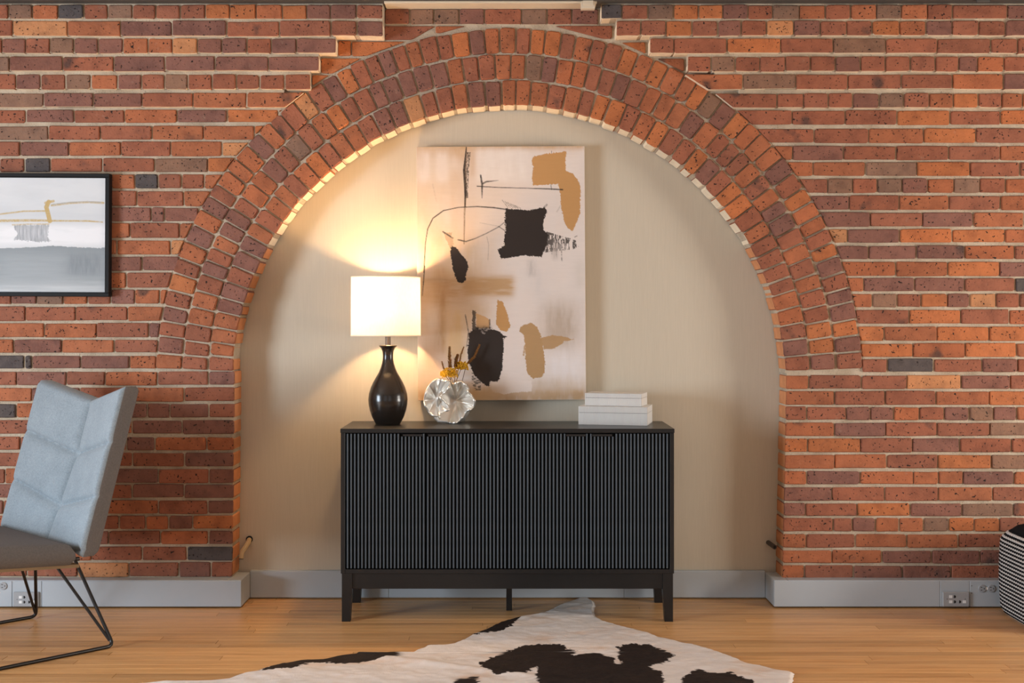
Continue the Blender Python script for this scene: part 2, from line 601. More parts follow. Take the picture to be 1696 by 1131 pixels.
RIGHT = [
    (8, 31, [995, 1030, 1073, 1116, 1157, 1197, 1239, 1280, 1324, 1367, 1409, 1452, 1493, 1536, 1578, 1668.5, 1710], 'krbOOdrboroborrd'),
    (34.6, 58.5, [1020, 1061, 1103, 1146, 1189, 1228, 1269, 1315, 1359, 1402, 1445, 1490, 1534, 1577.5, 1621, 1666, 1708], 'rrOrdrtdrrOodrrd'),
    (64, 87.5, [1076, 1116, 1204, 1293, 1380, 1467, 1552, 1642, 1685, 1728], 'rrOrbrrrr'),
    (94, 117.5, [1138, 1178, 1218, 1259, 1300.6, 1342, 1384, 1425, 1466.5, 1508, 1549, 1588, 1619, 1663, 1706], 'rbrrrrdrrrrdor'),
    (123, 147, ['A', 1231, 1318, 1404, 1493, 1577.5, 1663, 1748], 'obrrrod'),
    (154.6, 177.5, ['A', 1287, 1331, 1372, 1413, 1456.5, 1497, 1539, 1579, 1621, 1659, 1694, 1736], 'rrrrdbroOroO'),
    (183, 206, ['A', 1312, 1400, 1486, 1574, 1658, 1742], 'rrrOrO'),
    (213, 236, ['A', 1348.6, 1439, 1530, 1617, 1702], 'rroOr'),
    (242, 264.5, ['A', 1313, 1397, 1484, 1571.6, 1657, 1742], 'odrrro'),
    (268.5, 291, ['A', 1347, 1434, 1518.6, 1606, 1690, 1775], 'oobOrr'),
    (296, 319, ['A', 1371, 1411.6, 1453, 1494, 1536.5, 1580, 1623, 1666, 1708], 'rbrbdobro'),
    (324, 347.5, ['A', 1406.5, 1490, 1572.4, 1657, 1742], 'droro'),
    (352, 375, ['A', 1441.6, 1528, 1612, 1697, 1780], 'drdor'),
    (379.5, 401.5, ['A', 1404, 1490, 1577.5, 1664.7, 1750], 'tdOOo'),
    (407, 428.5, ['A', 1439, 1518.6, 1598, 1681, 1766], 'dddor'),
    (433.5, 457, ['A', 1484, 1570, 1656, 1741], 'ooOd'),
    (460.5, 482.5, ['A', 1431, 1515, 1597.5, 1682, 1766], 'oddrk'),
    (486.5, 508.5, ['A', 1445.5, 1486, 1526, 1568.6, 1607, 1650, 1689, 1730], 'obrOdtrr'),
    (513, 536.5, ['A', 1506, 1591.6, 1672, 1757], 'rOro'),
    (541, 564, ['A', 1465.5, 1552, 1638.6, 1724], 'OoOO'),
    (568.5, 591, ['A', 1512, 1599, 1684.5, 1769], 'OoOo'),
    (594.6, 616, ['A', 1470, 1547, 1627, 1685, 1768], 'rkrdr'),
    (621.5, 644, ['J', 1339.6, 1427.5, 1502, 1592, 1673.6, 1757], 'orrtdr'),
    (648, 670.5, ['J', 1382.6, 1466, 1550.6, 1639, 1724], 'orroO'),
    (674, 695.5, ['J', 1336.5, 1402, 1441.6, 1480.6, 1523, 1564, 1605.7, 1645.5, 1684.7, 1726], 'rrddordbdo'),
    (700, 722, ['J', 1382.6, 1467, 1552.6, 1639, 1724], 'odrrb'),
    (726.5, 748.5, ['J', 1338, 1425, 1511, 1590, 1676, 1760], 'OOrdrr'),
    (753.5, 775.5, ['J', 1382, 1469, 1554, 1641.6, 1726], 'oorOb'),
    (781, 802, ['J', 1336.5, 1425, 1513, 1554.5, 1595.5, 1680, 1764], 'odooodo'),
    (807.5, 829, ['J', 1378, 1465.5, 1554.5, 1644, 1728], 'drror'),
    (834, 854.5, ['J', 1334, 1420, 1508, 1594, 1679, 1762], 'drOdbr'),
    (858.5, 880, ['J', 1380, 1412, 1450.6, 1489.6, 1530.6, 1572.4, 1614, 1656, 1698, 1740], 'rrdoobOOrr'),
    (885, 906.5, ['J', 1335, 1417, 1502, 1587, 1672, 1756], 'oroorr'),
    (912, 932.5, ['J', 1378, 1461, 1543, 1623, 1708], 'ooddd'),
    (937, 958, ['J', 1333, 1414, 1494.7, 1575, 1660, 1744], 'orddrr'),
]
PROUD = [0.088, 0.088, 0.072, 0.056, 0.040, 0.022]


def jamb_x(y, side):
    t = (y - 620) / 330
    return 389 - 4 * t if side < 0 else 1302.5 - 6.5 * t


def down(n): return n.y < -0.75


STEP_L = [635, 635, 557, 529, 515, None]
STEP_R = [995, 1020, 1076, 1138, None, None]

wall_parts = {}
for side, rows in ((-1, LEFT), (1, RIGHT)):
    wname = 'wall_left_of_arch' if side < 0 else 'wall_right_of_arch'
    mb = MB()
    # mortar bed behind the bricks: follows the arch and the jamb
    ys = [960, 950, 900, 800, 700, 640, 615]
    pts_edge = []
    for y in (1010, 950, 800, 616):
        pts_edge.append((jamb_x(y, side) + side * 1.5, y))
    ang0 = math.asin((CYP - 614) / (RO + 3))
    for i in range(41):
        a = ang0 + (PI / 2 - ang0) * i / 40
        pts_edge.append((CXP + side * (RO + 3) * math.cos(a), CYP - (RO + 3) * math.sin(a)))
    yf = D_BRICK + 0.009
    outer = side * HALF
    for (xa, ya), (xb, yb) in zip(pts_edge[:-1], pts_edge[1:]):
        a = (sx(xa, D_BRICK), sz(ya, D_BRICK)); b = (sx(xb, D_BRICK), sz(yb, D_BRICK))
        vs = [(outer, yf, a[1]), (a[0], yf, a[1]), (b[0], yf, b[1]), (outer, yf, b[1]),
              (outer, 5.72, a[1]), (a[0], 5.72, a[1]), (b[0], 5.72, b[1]), (outer, 5.72, b[1])]
        mb.add(vs, [(0, 1, 2, 3), (1, 5, 6, 2)])
    ztop = sz(CYP - RO - 3, D_BRICK); xm = ACX
    mb.box(min(outer, xm), max(outer, xm), yf, 5.72, ztop, 2.95)
    z0 = sz(1010, D_BRICK)
    mb.box(min(outer, sx(jamb_x(1010, side), D_BRICK)), max(outer, sx(jamb_x(1010, side), D_BRICK)), yf, 5.72, 0, z0 + 0.001)
    # mortar between the corbelled courses at the top
    for i, p in enumerate(PROUD):
        D = D_BRICK - p
        top = rows[i][0] - 3 if i == 0 else rows[i - 1][1] - 0.5
        bot = rows[i][1] - 0.8
        if side < 0:
            e = rows[i][2][-1] - 1.5 if rows[i][2][-1] != 'A' else 470
        else:
            e = rows[i][2][0] + 1.5 if rows[i][2][0] != 'A' else ring_x(rows[i][1], 1, 8)
        if side < 0 and i == 5: e = 470
        x0, x1 = sorted((outer, sx(e, D)))
        mb.box(x0, x1, D + 0.009, yf + 0.01, sz(bot, D), sz(top, D))
    wall = mb.build(wname, M_MORTAR)
    tag(wall, 'brick wall %s the arched niche' % ('left of' if side < 0 else 'right of'), None, None, 'structure')
    wall_parts[side] = wall
    far = MB()
    for i, (yt, yb, js, codes) in enumerate(rows):
        p = PROUD[i] if i < 6 else 0.0
        D = D_BRICK - p
        cr = down if (2 <= i <= 5 or i < 2) else None
        n = len(js) - 1
        codes = (codes + 'rord')[:n]
        for k in range(n):
            a, b = js[k], js[k + 1]
            gp = random.uniform(1.0, 1.7)
            jt, jb = random.uniform(-0.6, 0.6), random.uniform(-0.6, 0.6)
            t, bt = yt + jt, yb + jb
            def ends(v, sgn):
                if v == 'A':
                    xt, xb = ring_x(t, side), ring_x(bt, side)
                    return xt, xb
                if v == 'J':
                    return jamb_x(t, side), jamb_x(bt, side)
                return v + sgn * gp, v + sgn * gp
            at, ab = ends(a, 1); bt_, bb = ends(b, -1)
            back = D_BRICK + 0.03
            if 'J' in (a, b):
                back = 5.568
            quad = [(sx(ab, D), sz(bt, D)), (sx(bb, D), sz(bt, D)), (sx(bt_, D), sz(t, D)), (sx(at, D), sz(t, D))]
            if bb - ab < 4:        # triangle end
                quad = [quad[0] if bb > ab else (sx(at, D), sz(bt, D)), quad[2], quad[3]] if side < 0 else [quad[1], quad[2], quad[3]]
                if side < 0:
                    # lower corner where the ring meets the brick's square end
                    yy = CYP - math.sqrt(max((RO + 2) ** 2 - (CXP - at) ** 2, 0))
                    quad = [(sx(at, D), sz(min(yy, bt), D)), (sx(bt_, D), sz(t, D)), (sx(at, D), sz(t, D))]
            step_end = (side < 0 and k == n - 1 and i < 5) or (side > 0 and k == 0 and i < 4)
            if step_end:
                cream = (lambda s: (lambda nn: nn.y < -0.75 or nn.x * s > 0.75))(1 if side < 0 else -1)
            else:
                cream = cr
            em = None
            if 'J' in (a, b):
                em = M_RETURN_GLOW
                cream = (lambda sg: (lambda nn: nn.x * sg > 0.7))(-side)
            add_brick(quad, D + random.uniform(-0.0035, 0.0025), back, codes[k], wall, cream, em)
        # courses carry on beyond the picture
        x = js[0] if side < 0 else js[-1]
        lim = VX + side * (HALF - 0.01) * FOC / D
        while (x > lim if side < 0 else x < lim):
            L = 84 if i not in (0, 2, 4, 17) else 42
            nx = x + side * L
            if side < 0: nx = max(nx, lim)
            else: nx = min(nx, lim)
            lo, hi = sorted((x, nx))
            if hi - lo > 6:
                vs, fs, mi, c = brick_mesh([(sx(lo + 1.3, D), sz(yb, D)), (sx(hi - 1.3, D), sz(yb, D)), (sx(hi - 1.3, D), sz(yt, D)), (sx(lo + 1.3, D), sz(yt, D))], D, D_BRICK + 0.03)
                far.add(vs, fs)
            x = nx
    fo = far.build('brickwork', M_BRICK_FAR, wall); fo['kind'] = 'stuff'

# infill bricks at arch depth, showing through the stepped opening above the arch
TOPROW = [637, 678.5, 719, 760.5, 802, 864, 906, 947, 992]
for k, c in enumerate('rbbdrbrd'):
    a, b = TOPROW[k] + 1.2, TOPROW[k + 1] - 1.2
    add_brick([(sx(a, D_BRICK), sz(40, D_BRICK)), (sx(b, D_BRICK), sz(40, D_BRICK)), (sx(b, D_BRICK), sz(15, D_BRICK)), (sx(a, D_BRICK), sz(15, D_BRICK))],
              D_BRICK - random.uniform(0, 0.004), D_BRICK + 0.03, c, wall_parts[-1 if a < CXP else 1], down)


def infill(x0, x1, yt, yb, code, side):
    """brick cut by the outer ring; x0 is its end next to the step, x1 the far limit"""
    D = D_BRICK
    xt, xb = ring_x(yt, side, 4), ring_x(yb, side, 4)
    if side < 0:
        rt, rb = min(x1, xt), min(x1, xb)
        if rb - x0 > 3:
            q = [(x0, yb), (rb, yb), (rt, yt), (x0, yt)]
        else:
            yy = CYP - math.sqrt(max((RO + 4) ** 2 - (CXP - x0) ** 2, 0))
            q = [(x0, min(yy, yb)), (rt, yt), (x0, yt)]
    else:
        lt, lb = max(x0, xt), max(x0, xb)
        if x1 - lb > 3:
            q = [(lb, yb), (x1, yb), (x1, yt), (lt, yt)]
        else:
            yy = CYP - math.sqrt(max((RO + 4) ** 2 - (x1 - CXP) ** 2, 0))
            q = [(x1, min(yy, yb)), (x1, yt), (lt, yt)]
    add_brick([(sx(a, D), sz(b, D)) for a, b in q], D - random.uniform(0, 0.004), D + 0.03, code, wall_parts[side])


infill(637, 719, 43, 65.5, 'r', -1)
infill(721.5, 770, 43, 54, 'o', -1)
infill(560, 581, 68, 92, 'O', -1)
infill(583.5, 680, 69, 93, 'O', -1)
infill(532, 600, 97, 121, 'O', -1)
infill(517, 545, 125, 146, 'O', -1)
infill(498, 520, 152, 172, 'O', -1)
infill(920, 1014, 43, 64, 'r', 1)
infill(1030, 1069, 70, 90, 'O', 1)
infill(1080, 1133, 97, 119, 'o', 1)

# ------------------------------------------------------------------ the arch: three rings of bricks
arch = MB()
NA = 96
a0 = math.asin((CYP - 617.5) / 500)
rin, rout, yF, yB = (RI + 1.5) / K, (RO + 3) / K, D_BRICK + 0.010, 5.568
for i in range(NA):
    t0 = a0 + (PI - 2 * a0) * i / NA; t1 = a0 + (PI - 2 * a0) * (i + 1) / NA
    vs = []
    for t in (t0, t1):
        c, s = math.cos(t), math.sin(t)
        for r in (rin, rout):
            for y in (yF, yB):
                vs.append((ACX + r * c, y, ACZ + r * s))
    arch.add(vs, [(0, 2, 6, 4), (0, 4, 5, 1), (2, 3, 7, 6), (1, 5, 7, 3)])
arch_o = arch.build('trim_1', M_MORTAR)
tag(arch_o, 'three-ring round brick arch framing the plaster niche', None, None, 'structure')
a0 = math.asin((CYP - 614) / 500)
RINGS = [(RI, RI + 41.0, 57), (RI + 44, RI + 84, 62), (RI + 87, RO, 67)]
for ri, (r0, r1, n) in enumerate(RINGS):
    cuts = [0.0]
    for k in range(n):
        cuts.append(cuts[-1] + random.uniform(0.86, 1.14))
    tot = cuts[-1]
    for k in range(n):
        b0 = a0 + (PI - 2 * a0) * cuts[k] / tot; b1 = a0 + (PI - 2 * a0) * cuts[k + 1] / tot
        ra = r0 + random.uniform(-1.0, 1.0) * (1.2 if ri == 0 else 0.8); rb = r1 + random.uniform(-1.5, 1.0)
        j0 = 1.6 / ra; j1 = 1.6 / rb
        def pt(r, t): return (ACX + r / K * math.cos(t), ACZ + r / K * math.sin(t))
        quad = [pt(ra, b1 - j0), pt(ra, b0 + j0), pt(rb, b0 + j1), pt(rb, b1 - j1)]
        # counter-clockwise seen from the room
        tm = (b0 + b1) / 2
        crown = math.sin(tm)
        if crown > 0.55:
            code = random.choices('Oordbt', [1.4, 3.5, 4, 1.8, 0.5, 0.25])[0]
        elif math.cos(tm) > 0:
            code = random.choices('Oordb', [2, 3, 3, 1.6, 0.5])[0]
        else:
            code = random.choices('Oordb', [0.8, 2.2, 3, 2, 0.4])[0]
        cream = None
        em = None
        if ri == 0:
            em = None if crown > 0.5 else M_RETURN_GLOW
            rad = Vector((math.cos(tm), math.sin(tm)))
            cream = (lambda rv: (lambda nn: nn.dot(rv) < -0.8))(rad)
        add_brick(quad, D_BRICK + random.uniform(-0.007, 0.002), 5.566 if ri == 0 else D_BRICK + 0.03, code, arch_o, cream, em, bev=0.0045, cut=0.006, jit=0.0018)

# ------------------------------------------------------------------ niche wall, rest of the room
mb = MB(); mb.box(-1.45, 1.45, D_NICHE, 5.70, 0, 2.5)
tag(mb.build('wall_niche', M_NICHE), 'greige wallcovering at the back of the arched niche', None, None, 'structure')
mb = MB(); mb.box(-HALF, HALF, -2.7, 5.7, 2.95, 3.0)
tag(mb.build('ceiling', M_CEIL), kind='structure')


def wall_with_holes(name, axis, pos, thick, a0, a1, holes, mat):
    """wall along y (axis 'x' fixed) or along x (axis 'y' fixed), z 0..2.95, rectangular holes (lo, hi, z0, z1)"""
    mb = MB()
    def bx(lo, hi, z0, z1):
        if hi - lo < 1e-4 or z1 - z0 < 1e-4: return
        if axis == 'x': mb.box(pos, pos + thick, lo, hi, z0, z1)
        else: mb.box(lo, hi, pos, pos + thick, z0, z1)
    cur = a0
    for lo, hi, z0, z1 in sorted(holes):
        bx(cur, lo, 0, 2.95); bx(lo, hi, 0, z0); bx(lo, hi, z1, 2.95); cur = hi
    bx(cur, a1, 0, 2.95)
    o = mb.build(name, mat); return tag(o, kind='structure')


wall_with_holes('wall_left', 'x', -HALF - 0.12, 0.12, -2.7, 5.72, [(1.45, 3.15, 0.35, 1.85)], M_WALL)
wall_with_holes('wall_right', 'x', HALF, 0.12, -2.7, 5.72, [(3.05, 4.35, 0.35, 1.65)], M_WALL)
wall_with_holes('wall_front', 'y', -2.72, 0.12, -HALF, HALF, [(-2.9, -0.9, 0.55, 2.45), (0.9, 2.9, 0.55, 2.45)], M_WALL)


def window(i, axis, pos, lo, hi, z0, z1):
    mb = MB(); f = 0.05
    def bx(a, b, c, d):
        if axis == 'x': mb.box(pos - 0.03, pos + 0.03, a, b, c, d)
        else: mb.box(a, b, pos - 0.03, pos + 0.03, c, d)
    bx(lo, hi, z0, z0 + f); bx(lo, hi, z1 - f, z1); bx(lo, lo + f, z0, z1); bx(hi - f, hi, z0, z1)
    m = (lo + hi) / 2; bx(m - 0.02, m + 0.02, z0, z1)
    tag(mb.build('window_%d' % i, M_BEAM), kind='structure')


window(1, 'x', -4.56, 1.45, 3.15, 0.35, 1.85)
window(2, 'x', 4.56, 3.05, 4.35, 0.35, 1.65)
window(3, 'y', -2.66, -2.9, -0.9, 0.55, 2.45)
window(4, 'y', -2.66, 0.9, 2.9, 0.55, 2.45)

# floor: strip boards
mb = MB(); mb.box(-HALF, HALF, -2.7, 5.7, -0.05, -0.0035)
floor = tag(mb.build('floor', M_GAP), kind='structure')
BW = 0.0572
row = 0
y1 = 5.572
farb = MB()
while y1 > -2.7:
    y0 = y1 - BW
    near = y1 > 4.15
    x = -HALF + random.uniform(-1.2, 0)
    while x < HALF:
        L = random.uniform(0.6, 1.9)
        xa, xb = max(x, -HALF), min(x + L, HALF)
        x += L
        if xb - xa < 0.02: continue
        # under the brick walls there is no board to see
        if near and -2.45 < (xa + xb) / 2 < 2.45 or (near and xa < 2.4 and xb > -2.4):
            cx, cy = (xa + xb) / 2, (y0 + y1) / 2
            hx, hy = (xb - xa) / 2 - 0.0005, BW / 2 - 0.0004
            b = 0.0008
            vs = [(-hx, -hy, -0.0035), (hx, -hy, -0.0035), (hx, hy, -0.0035), (-hx, hy, -0.0035),
                  (-hx, -hy, -b), (hx, -hy, -b), (hx, hy, -b), (-hx, hy, -b),
                  (-hx + b, -hy + b, 0), (hx - b, -hy + b, 0), (hx - b, hy - b, 0), (-hx + b, hy - b, 0)]
            fs = [(8, 9, 10, 11)]
            for q in range(4):
                r = (q + 1) % 4
                fs += [(q, r, r + 4, q + 4), (q + 4, r + 4, r + 8, q + 8)]
            o = mesh_obj('plank', vs, fs, M_FLOOR, floor, (cx, cy, 0))
            k = random.uniform(0.80, 1.10)
            h = random.uniform(-0.03, 0.04)
            o.color = (k * (1 - h * 0.3), k, k * (1 + h), 1)
        else:
            farb.add([(xa + 0.0005, y0 + 0.0004, 0), (xb - 0.0005, y0 + 0.0004, 0), (xb - 0.0005, y1 - 0.0004, 0), (xa + 0.0005, y1 - 0.0004, 0)], [(0, 1, 2, 3)])
    y1 = y0
fo = farb.build('planks', M_FLOOR_FAR, floor); fo['kind'] = 'stuff'

# ------------------------------------------------------------------ steel header, and a cream strip coloured as its lamp-lit underside
mb = MB(); mb.box(-HALF, HALF, 5.30, 5.70, 2.6600, 2.95)
tag(mb.build('trim_2', M_BEAM), 'dark steel header along the top of the brick wall', kind='structure')
mb = MB()
mb.box(sx(637, 5.34), sx(988, 5.34), 5.315, 5.4375, 2.656, 2.6615, bev=0.001)
mb.box(sx(637, 5.34), sx(988, 5.34), 5.318, 5.330, 2.652, 2.657, bev=0.001)
tr = tag(mb.build('trim_3', M_CREAMTRIM), 'header underside above the crown of the arch, lamp light put into its cream colour', kind='structure')
mb = MB(); mb.box(sx(962, 5.33), sx(985, 5.33), 5.308, 5.345, 2.6265, 2.6605, bev=0.002)
mb.box(sx(965, 5.33), sx(982, 5.33), 5.303, 5.309, 2.640, 2.68, bev=0.001)
mb.build('clip', M_CREAMTRIM, tr)
mb = MB(); mb.box(sx(1618, 5.29), sx(1640, 5.29), 5.29, 5.302, 2.650, 2.75, bev=0.002)
mb.build('clip', M_BEAM, tr)

# ------------------------------------------------------------------ grey steel raceway that runs as a baseboard
ZT = 0.122
XL, XR = -1.1745, 1.1735


def raceway(name, x0, x1, seams, ret):
    """ret: +1 return at x1 (left wall), -1 return at x0 (right wall), 0 niche"""
    mb = MB()
    if ret:
        mb.box(x0 + (0.062 if ret < 0 else 0), x1 - (0.062 if ret > 0 else 0), D_RACE + 0.003, D_BRICK + 0.004, 0.006, ZT, bev=0.002)
        if ret > 0: mb.box(x1 - 0.062, x1, D_RACE + 0.003, 5.552, 0.006, ZT, bev=0.002)
        else: mb.box(x0, x0 + 0.062, D_RACE + 0.003, 5.552, 0.006, ZT, bev=0.002)
    else:
        mb.box(x0, x1, 5.552, D_NICHE + 0.004, 0.006, ZT + 0.006, bev=0.002)
    # shadow gap foot
    o = tag(mb.build(name, M_RACE), kind='structure')
    edges = [x0] + seams + [x1]
    for a, b in zip(edges[:-1], edges[1:]):
        c = MB()
        yf = D_RACE if ret else 5.5495
        c.box(a + 0.0008, b - 0.0008, yf, yf + 0.006, 0.006, ZT - (0.003 if ret else -0.002), bev=0.0015)
        c.build('cover_plate', M_RACE, o, ((a + b) / 2, yf, ZT / 2))
    return o


raceway('baseboard_left', -HALF, XL, [sx(20, D_RACE), sx(69, D_RACE)], 1)
raceway('baseboard_right', XR, HALF, [sx(1557, D_RACE), sx(1606, D_RACE)], -1)
raceway('baseboard_niche', XL + 0.0, XR, [sx(644, 5.55), sx(1034, 5.55)], 0)


def data_plate(px0, px1, label, extra):
    x0, x1 = sx(px0, D_RACE), sx(px1, D_RACE)
    z0, z1 = 0.008, sz(979.5, D_RACE)
    t = thing('data_jack_plate', label, 'wall outlet', ((x0 + x1) / 2, D_RACE, z0), group=None)
    ox, oz = (x0 + x1) / 2, z0
    wd, ht = x1 - x0, z1 - z0
    c = MB(); c.box(-wd / 2, wd / 2, -0.012, 0.0, 0, ht, bev=0.003)
    c.build('plate', M_STEEL, t)
    u = wd / 44.0
    for (dx, dz) in ((-9, 17), (-9, 8.5), extra):
        m2 = MB(); m2.box((dx - 2.7) * u, (dx + 2.7) * u, -0.0135, -0.011, (dz - 2.3) * u, (dz + 2.3) * u)
        m2.build('label_tag', M_WHITEPL, t)
    for (dx, dz) in ((-2, 17), (-2, 8.5), (6.5, 8.5)):
        m2 = MB()
        vs = [((dx - 1.6) * u, -0.0128, (dz - 2.3) * u), ((dx + 0.2) * u, -0.0128, (dz - 2.3) * u), ((dx + 1.7) * u, -0.0128, dz * u), ((dx + 0.2) * u, -0.0128, (dz + 2.3) * u), ((dx - 1.6) * u, -0.0128, (dz + 2.3) * u)]
        vs += [(a, -0.0115, c_) for a, b, c_ in vs]
        m2.add(vs, [(0, 1, 2, 3, 4), (0, 5, 6, 1), (1, 6, 7, 2), (2, 7, 8, 3), (3, 8, 9, 4), (4, 9, 5, 0)])
        m2.build('jack', M_BLACKPL, t)
    for dx in (-15, 15):
        m2 = MB(); m2.tube([(dx * u, -0.0115, 13 * u), (dx * u, -0.0128, 13 * u)], 0.0018, 8)
        m2.build('screw', M_IRON, t)
    return t


data_plate(23.5, 65, 'steel data jack plate behind the thin black chair legs', (13, 8.5))
data_plate(1560, 1604, 'steel data jack plate beside the round-faced outlet and striped pouf', (13.5, 8.5))


def duplex(px, py, label):
    D = D_RACE
    t = thing('power_outlet', label, 'wall outlet', (sx(px, D), D, sz(py, D)))
    for s in (-1, 1):
        c = MB(); ox = s * 0.0205
        c.tube([(ox, 0.001, 0), (ox, -0.004, 0), (ox, -0.005, 0)], [0.0165, 0.0165, 0.0155], 20)
        f = shade_auto(c.build('socket_face', M_STEEL, t))
        m2 = MB()
        m2.box(ox - 0.0075, ox - 0.0005, -0.0056, -0.0045, 0.005, 0.0075)
        m2.box(ox - 0.0065, ox - 0.0005, -0.0056, -0.0045, -0.0075, -0.005)
        m2.tube([(ox + 0.0085, -0.0045, 0), (ox + 0.0085, -0.0056, 0)], 0.0024, 8)
        m2.build('slot', M_BLACKPL, f)
    c = MB(); c.box(-0.005, 0.005, -0.003, 0.001, -0.006, 0.006, bev=0.001); c.build('strap', M_WHITEPL, t)
    for dz in (0.012, -0.02):
        m2 = MB(); m2.tube([(-0.066, 0.0005, dz), (-0.066, -0.0015, dz)], 0.002, 8)
        m2.build('screw', M_IRON, t)


duplex(1634.0, 974.5, 'round-faced double power outlet next to the striped pouf')
duplex(-2.0, 970.0, 'double power outlet cut off by the picture edge under the chair')

# small pipe stubs at the foot of the niche
mb = MB()
pth = [P(413, 893, 5.575), P(411.5, 898, 5.53), P(406, 907, 5.50), P(400.5, 915, 5.485), P(399.5, 925, 5.48)]
mb.tube(pth, [0.0112, 0.0112, 0.011, 0.0108, 0.0106], 10)
t = thing('pipe_stub', 'bent tan pipe stub low in the left niche corner', 'pipe', pth[0])
o = mb.build('pipe', M_PIPE, t); o.matrix_parent_inverse = Matrix.Translation(-pth[0]); shade_auto(o)
mb = MB(); mb.tube([pth[-1], pth[-1] + Vector((0, -0.0005, -0.003))], 0.0102, 10)
o = mb.build('end_cap', M_BLACKPL, t); o.matrix_parent_inverse = Matrix.Translation(-pth[0])
mb = MB(); mb.tube([P(413, 893, 5.573), P(413, 893, 5.565)], 0.016, 12)
o = mb.build('collar', M_BLACKPL, t); o.matrix_parent_inverse = Matrix.Translation(-pth[0])
q0, q1 = P(1272, 898, 5.575), P(1283, 906, 5.475)
t = thing('pipe_stub', 'short dark iron pipe stub low in the right niche corner', 'pipe', q0)
mb = MB(); mb.tube([q0, q1], 0.0105, 12)
o = shade_auto(mb.build('pipe', M_IRON, t)); o.matrix_parent_inverse = Matrix.Translation(-q0)
mb = MB(); mb.tube([q1, q1 + (q1 - q0).normalized() * 0.002], 0.006, 10)
o = mb.build('bore', M_BLACKPL, t); o.matrix_parent_inverse = Matrix.Translation(-q0)

# ------------------------------------------------------------------ sideboard
CX0, CX1, CYF, CYB, CZT = -0.702, 0.699, 5.12, 5.52, 0.812
sb = thing('sideboard', 'long black sideboard with reeded doors standing in the arched niche', 'sideboard', ((CX0 + CX1) / 2, (CYF + CYB) / 2, 0))
ORG = Vector(((CX0 + CX1) / 2, (CYF + CYB) / 2, 0))


def part(mb, name, mat, parent, org=None, auto=None):
    """mesh given in room coordinates, parented below a thing standing at org"""
    org = org if org is not None else ORG
    o = mb.build(name, mat, parent)
    me = o.data
    me.transform(Matrix.Translation(-Vector(org)))
    if auto: shade_auto(o, auto)
    return o


mb = MB(); mb.box(CX0 - 0.002, CX1 + 0.002, CYF, CYB, CZT - 0.018, CZT, bev=0.0015); part(mb, 'top_panel', M_BLACKWOOD, sb)
mb = MB()
mb.box(CX0, CX0 + 0.018, CYF + 0.001, CYB, 0.203, CZT - 0.018, bev=0.001); part(mb, 'side_panel', M_BLACKWOOD, sb)
mb = MB(); mb.box(CX1 - 0.018, CX1, CYF + 0.001, CYB, 0.203, CZT - 0.018, bev=0.001); part(mb, 'side_panel', M_BLACKWOOD, sb)
mb = MB(); mb.box(CX0 + 0.018, CX1 - 0.018, CYF + 0.001, CYB, 0.203, 0.221, bev=0.001); part(mb, 'bottom_panel', M_BLACKWOOD, sb)
mb = MB(); mb.box(CX0 + 0.018, CX1 - 0.018, CYB - 0.012, CYB - 0.002, 0.221, CZT - 0.018); part(mb, 'back_panel', M_BLACKWOOD, sb)
mb = MB(); mb.box(CX0 + 0.045, CX1 - 0.045, CYF + 0.012, CYF + 0.034, 0.137, 0.203, bev=0.001); part(mb, 'apron', M_BLACKWOOD, sb)
mb = MB(); mb.box(CX0 + 0.045, CX1 - 0.045, CYB - 0.05, CYB - 0.03, 0.15, 0.203, bev=0.001); part(mb, 'apron', M_BLACKWOOD, sb)


def leg(xa, xb, ya, yb, inner):
    m2 = MB()
    tb = 0.008
    xs0, xs1 = (xa, xb - tb) if inner > 0 else (xa + tb, xb)
    zt, zm = 0.203, 0.135
    vs = [(xs0, ya, 0), (xs1, ya, 0), (xs1, yb - tb * 0.7, 0), (xs0, yb - tb * 0.7, 0),
          (xa, ya, zm), (xb, ya, zm), (xb, yb, zm), (xa, yb, zm), (xa, ya, zt), (xb, ya, zt), (xb, yb, zt), (xa, yb, zt)]
    fs = [(3, 2, 1, 0), (8, 9, 10, 11)]
    for b in (0, 4):
        for q in range(4):
            r = (q + 1) % 4
            fs.append((b + q, b + r, b + r + 4, b + q + 4))
    m2.add(vs, fs)
    part(m2, 'leg', M_BLACKWOOD, sb)


leg(CX0 + 0.004, CX0 + 0.047, CYF + 0.004, CYF + 0.047, 1)
leg(CX1 - 0.047, CX1 - 0.004, CYF + 0.004, CYF + 0.047, -1)
leg(CX0 + 0.004, CX0 + 0.047, CYB - 0.05, CYB - 0.01, 1)
leg(CX1 - 0.047, CX1 - 0.004, CYB - 0.05, CYB - 0.01, -1)
mb = MB(); mb.box(sx(838.5, 5.32), sx(848, 5.32), 5.32, 5.345, 0, 0.205, bev=0.001); part(mb, 'leg', M_BLACKWOOD, sb)
DX = [CX0 + 0.0195, sx(705, CYF), sx(840, CYF), sx(975.5, CYF), CX1 - 0.0195]
# one slat, shared by every door
SW, SD = 0.0068, 0.0130


def slat_mesh(name, z0, z1):
    vs, fs = [], []
    prof = [(-SW / 2, 0.0), (-SW / 2, -0.0100), (-SW / 2 + 0.0022, -SD), (SW / 2 - 0.0022, -SD), (SW / 2, -0.0100), (SW / 2, 0.0)]
    for z in (z0, z1):
        vs += [(x, y, z) for x, y in prof]
    n = len(prof)
    fs = [(i, i + 1, n + i + 1, n + i) for i in range(n - 1)] + [tuple(range(n)), tuple(reversed(range(n, 2 * n)))]
    me = bpy.data.meshes.new(name); me.from_pydata(vs, [], [tuple(reversed(f)) for f in fs]); me.materials.append(M_SLAT); me.update()
    return me


